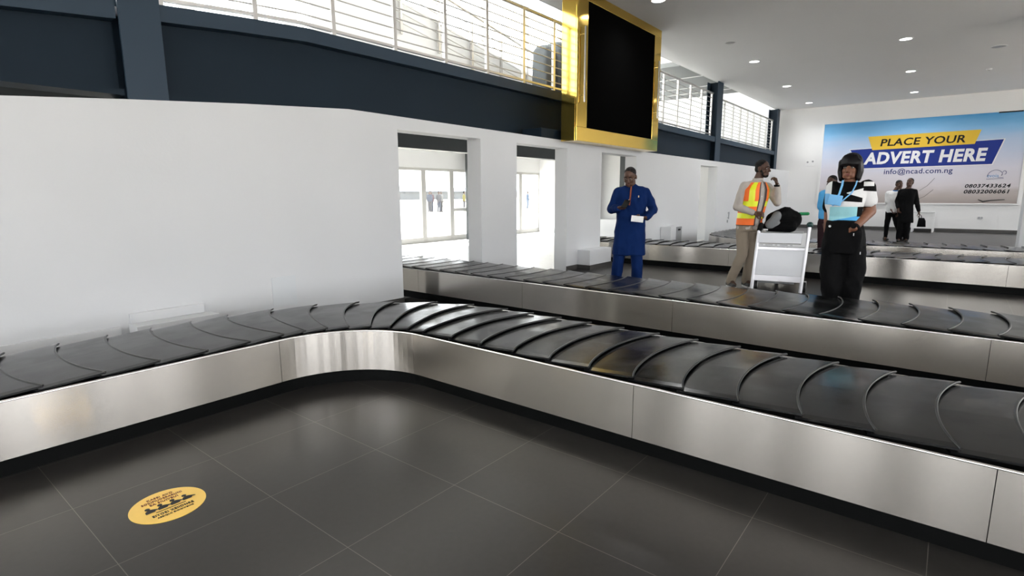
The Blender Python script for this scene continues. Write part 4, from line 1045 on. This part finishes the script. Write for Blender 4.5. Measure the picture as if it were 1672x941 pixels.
quad('cross_bar', [(-.29, .59), (.318, .59), (.318, .63), (-.288, .63)], M['alu'], .03, .016)
quad('lower_panel', [(-.31, .235), (.292, .235), (.312, .592), (-.29, .592)], M['panel_w'], .012, .006)
quad('cross_bar', [(-.312, .15), (.290, .15), (.294, .235), (-.308, .235)], M['alu'], .03, .016)
m = MB(); m.ell((.352, 0, .945), (.042, .042, .040)); m.build('grip', M['green_d'], t)
m = MB(); m.capsule(V((-.272, 0, .86)), .033, V((-.255, 0, .93)), .036); m.build('grip', M['black'], t)
m = MB(); m.box((-.25, .05, .10), (.22, .95, .13)); m.build('platform', M['grey'], t, bevel=.004)
for x, y in ((-.27, .02), (.345, .04), (.0, .88)):
    m = MB(); m.cyl((x - .02, y, .075), .075, .04, 22, axis='x'); w_ = m.build('wheel', M['tyre'], t)
    m = MB(); m.cyl((x - .024, y, .075), .035, .048, 14, axis='x'); m.build('hub', M['grey_l'], w_)
    m = MB(); m.box((x - .026, y - .02, .07), (x + .026, y + .02, .16)); m.build('fork', M['grey_l'], t)
# black travel bag lying on the trolley top
loc = Vector((8.33, 1.85, 0)); rz = R(-77.48)
def onto(o):
    o.location = loc; o.rotation_euler = (0, 0, rz); return o
def bagb(m):
    m.capsule(V((-.14, .19, .93)), .085, V((.11, .23, .94)), .095); m.capsule(V((-.02, .23, 1.02)), .13, V((.12, .25, 1.00)), .14); m.capsule(V((.03, .23, 1.06)), .10, V((.16, .25, 1.03)), .08)
    m.capsule(V((-.17, .15, .90)), .070, V((.12, .15, .91)), .085); m.capsule(V((.06, .20, 1.085)), .095, V((.165, .20, 1.03)), .085); m.capsule(V((-.10, .18, 1.0)), .11, V((.04, .18, 1.07)), .11); m.capsule(V((.12, .18, .93)), .08, V((.175, .2, 1.04)), .075)
m = MB(); bagb(m); me = baked(m, .010, 5)
for v in me.vertices: v.co.z = max(v.co.z, .826)
bag = onto(link('travel_bag', me, M['bag'])); tag(bag, 'black travel bag lying on top of the trolley', 'bag')
m = MB(); m.capsule(V((-.145, .12, .93)), .066, V((-.055, .125, 1.05)), .075); m.capsule(V((-.12, .11, .92)), .05, V((-.06, .11, .96)), .05); me = baked(m, .009, 4); link('side_pocket', me, M['bag_g'], bag)
m = MB(); m.box((.028, .088, 1.075), (.058, .094, 1.10)); m.build('tag', M['white_g'], bag)
m = MB(); m.tube([(-.03, .21, 1.145), (.03, .21, 1.172), (.10, .22, 1.165)], .012, 6); m.build('handle', M['bag'], bag)
m = MB(); m.box((-.225, .084, .852), (-.165, .092, .872)); m.build('strap_label', M['white_g'], bag)
m = MB(); m.tube([(.20, .25, 1.082), (.33, .25, 1.086)], .022, 12); m.tube([(.33, .25, 1.086), (.345, .25, 1.086)], .022, 12, radii=[.022, .012]); m.tube([(.235, .25, 1.083), (.25, .25, 1.083)], .025, 12)
tag(onto(m.build('bottle', M['green'])), 'green bottle sticking out of the black bag on the trolley', 'bottle')
# far low building across the apron
t = thing('hangar', 'long low pale building far outside beyond the glazed doors', 'building', (110, 120, -.12))
m = MB(); m.box((-16, -4, 0), (40, 4, 2.2)); m.build('wall', plain('far_wall', (.115, .12, .125), .9), t)
m = MB(); m.hexa([(-17, -5, 2.2), (41, -5, 2.2), (41, 5, 2.2), (-17, 5, 2.2), (-15, -1, 3.4), (39, -1, 3.4), (39, 1, 3.4), (-15, 1, 3.4)]); m.build('roof', plain('far_blue_roof', (.08, .10, .14), .8), t)
GROUPS = dict(downlight='downlights in the hall ceiling', railing='stainless railings along the mezzanine', steel_girder='steel girders above the white wall', steel_column='steel columns of the mezzanine', column='dark columns in the daylit hall', baggage_carousel='baggage carousels', wall_box='low white boxes along the white wall', wall_socket='socket plates on the back wall')
for o in C.objects:
    k = o.name.split('.')[0]
    if o.parent is None and k in GROUPS and 'category' in o: o['group'] = GROUPS[k]
# ------------------------------------------------------------------ light
w = bpy.data.worlds.new('sky'); S.world = w; w.use_nodes = True
bg = w.node_tree.nodes['Background']; bg.inputs[0].default_value = (.97, .98, 1.0, 1); bg.inputs[1].default_value = 6.5
def portal(name, loc, rot, sx, sy):
    l = bpy.data.lights.new(name, 'AREA'); l.shape = 'RECTANGLE'; l.size = sx; l.size_y = sy; l.cycles.is_portal = True
    o = bpy.data.objects.new(name, l); C.objects.link(o); o.location = loc; o.rotation_euler = rot
sun = bpy.data.lights.new('sun', 'SUN'); sun.energy = 16; sun.angle = R(3); sun.color = (1, .96, .90)
so = bpy.data.objects.new('sun', sun); C.objects.link(so); so.location = (0, 30, 30); so.rotation_euler = (R(-42), 0, R(-20))
portal('south_daylight', (8.3, -9.3, 2.25), (R(90), 0, 0), 32.6, 3.5)
portal('west_daylight', (-8.3, 1.6, 2.25), (R(90), 0, R(-90)), 21, 3.9)
portal('north_daylight', (10.3, 12.05, 1.06), (R(-90), 0, 0), 12.6, 2.1)
portal('upper_daylight', (6.5, 12.05, 5.7), (R(-90), 0, 0), 29, 5.2)
S.view_settings.view_transform = 'Standard'; S.view_settings.look = 'None'; S.view_settings.gamma = 1; S.view_settings.use_curve_mapping = False
S.view_settings.exposure = 0.36
S.cycles.max_bounces = 8; S.cycles.diffuse_bounces = 5; S.cycles.glossy_bounces = 4; S.cycles.transparent_max_bounces = 12
S.cycles.caustics_reflective = False; S.cycles.caustics_refractive = False
S.cycles.sample_clamp_indirect = 8
S.cycles.use_denoising = True
S.cycles.sampling_pattern = 'TABULATED_SOBOL'
S.cycles.denoising_prefilter = 'ACCURATE'
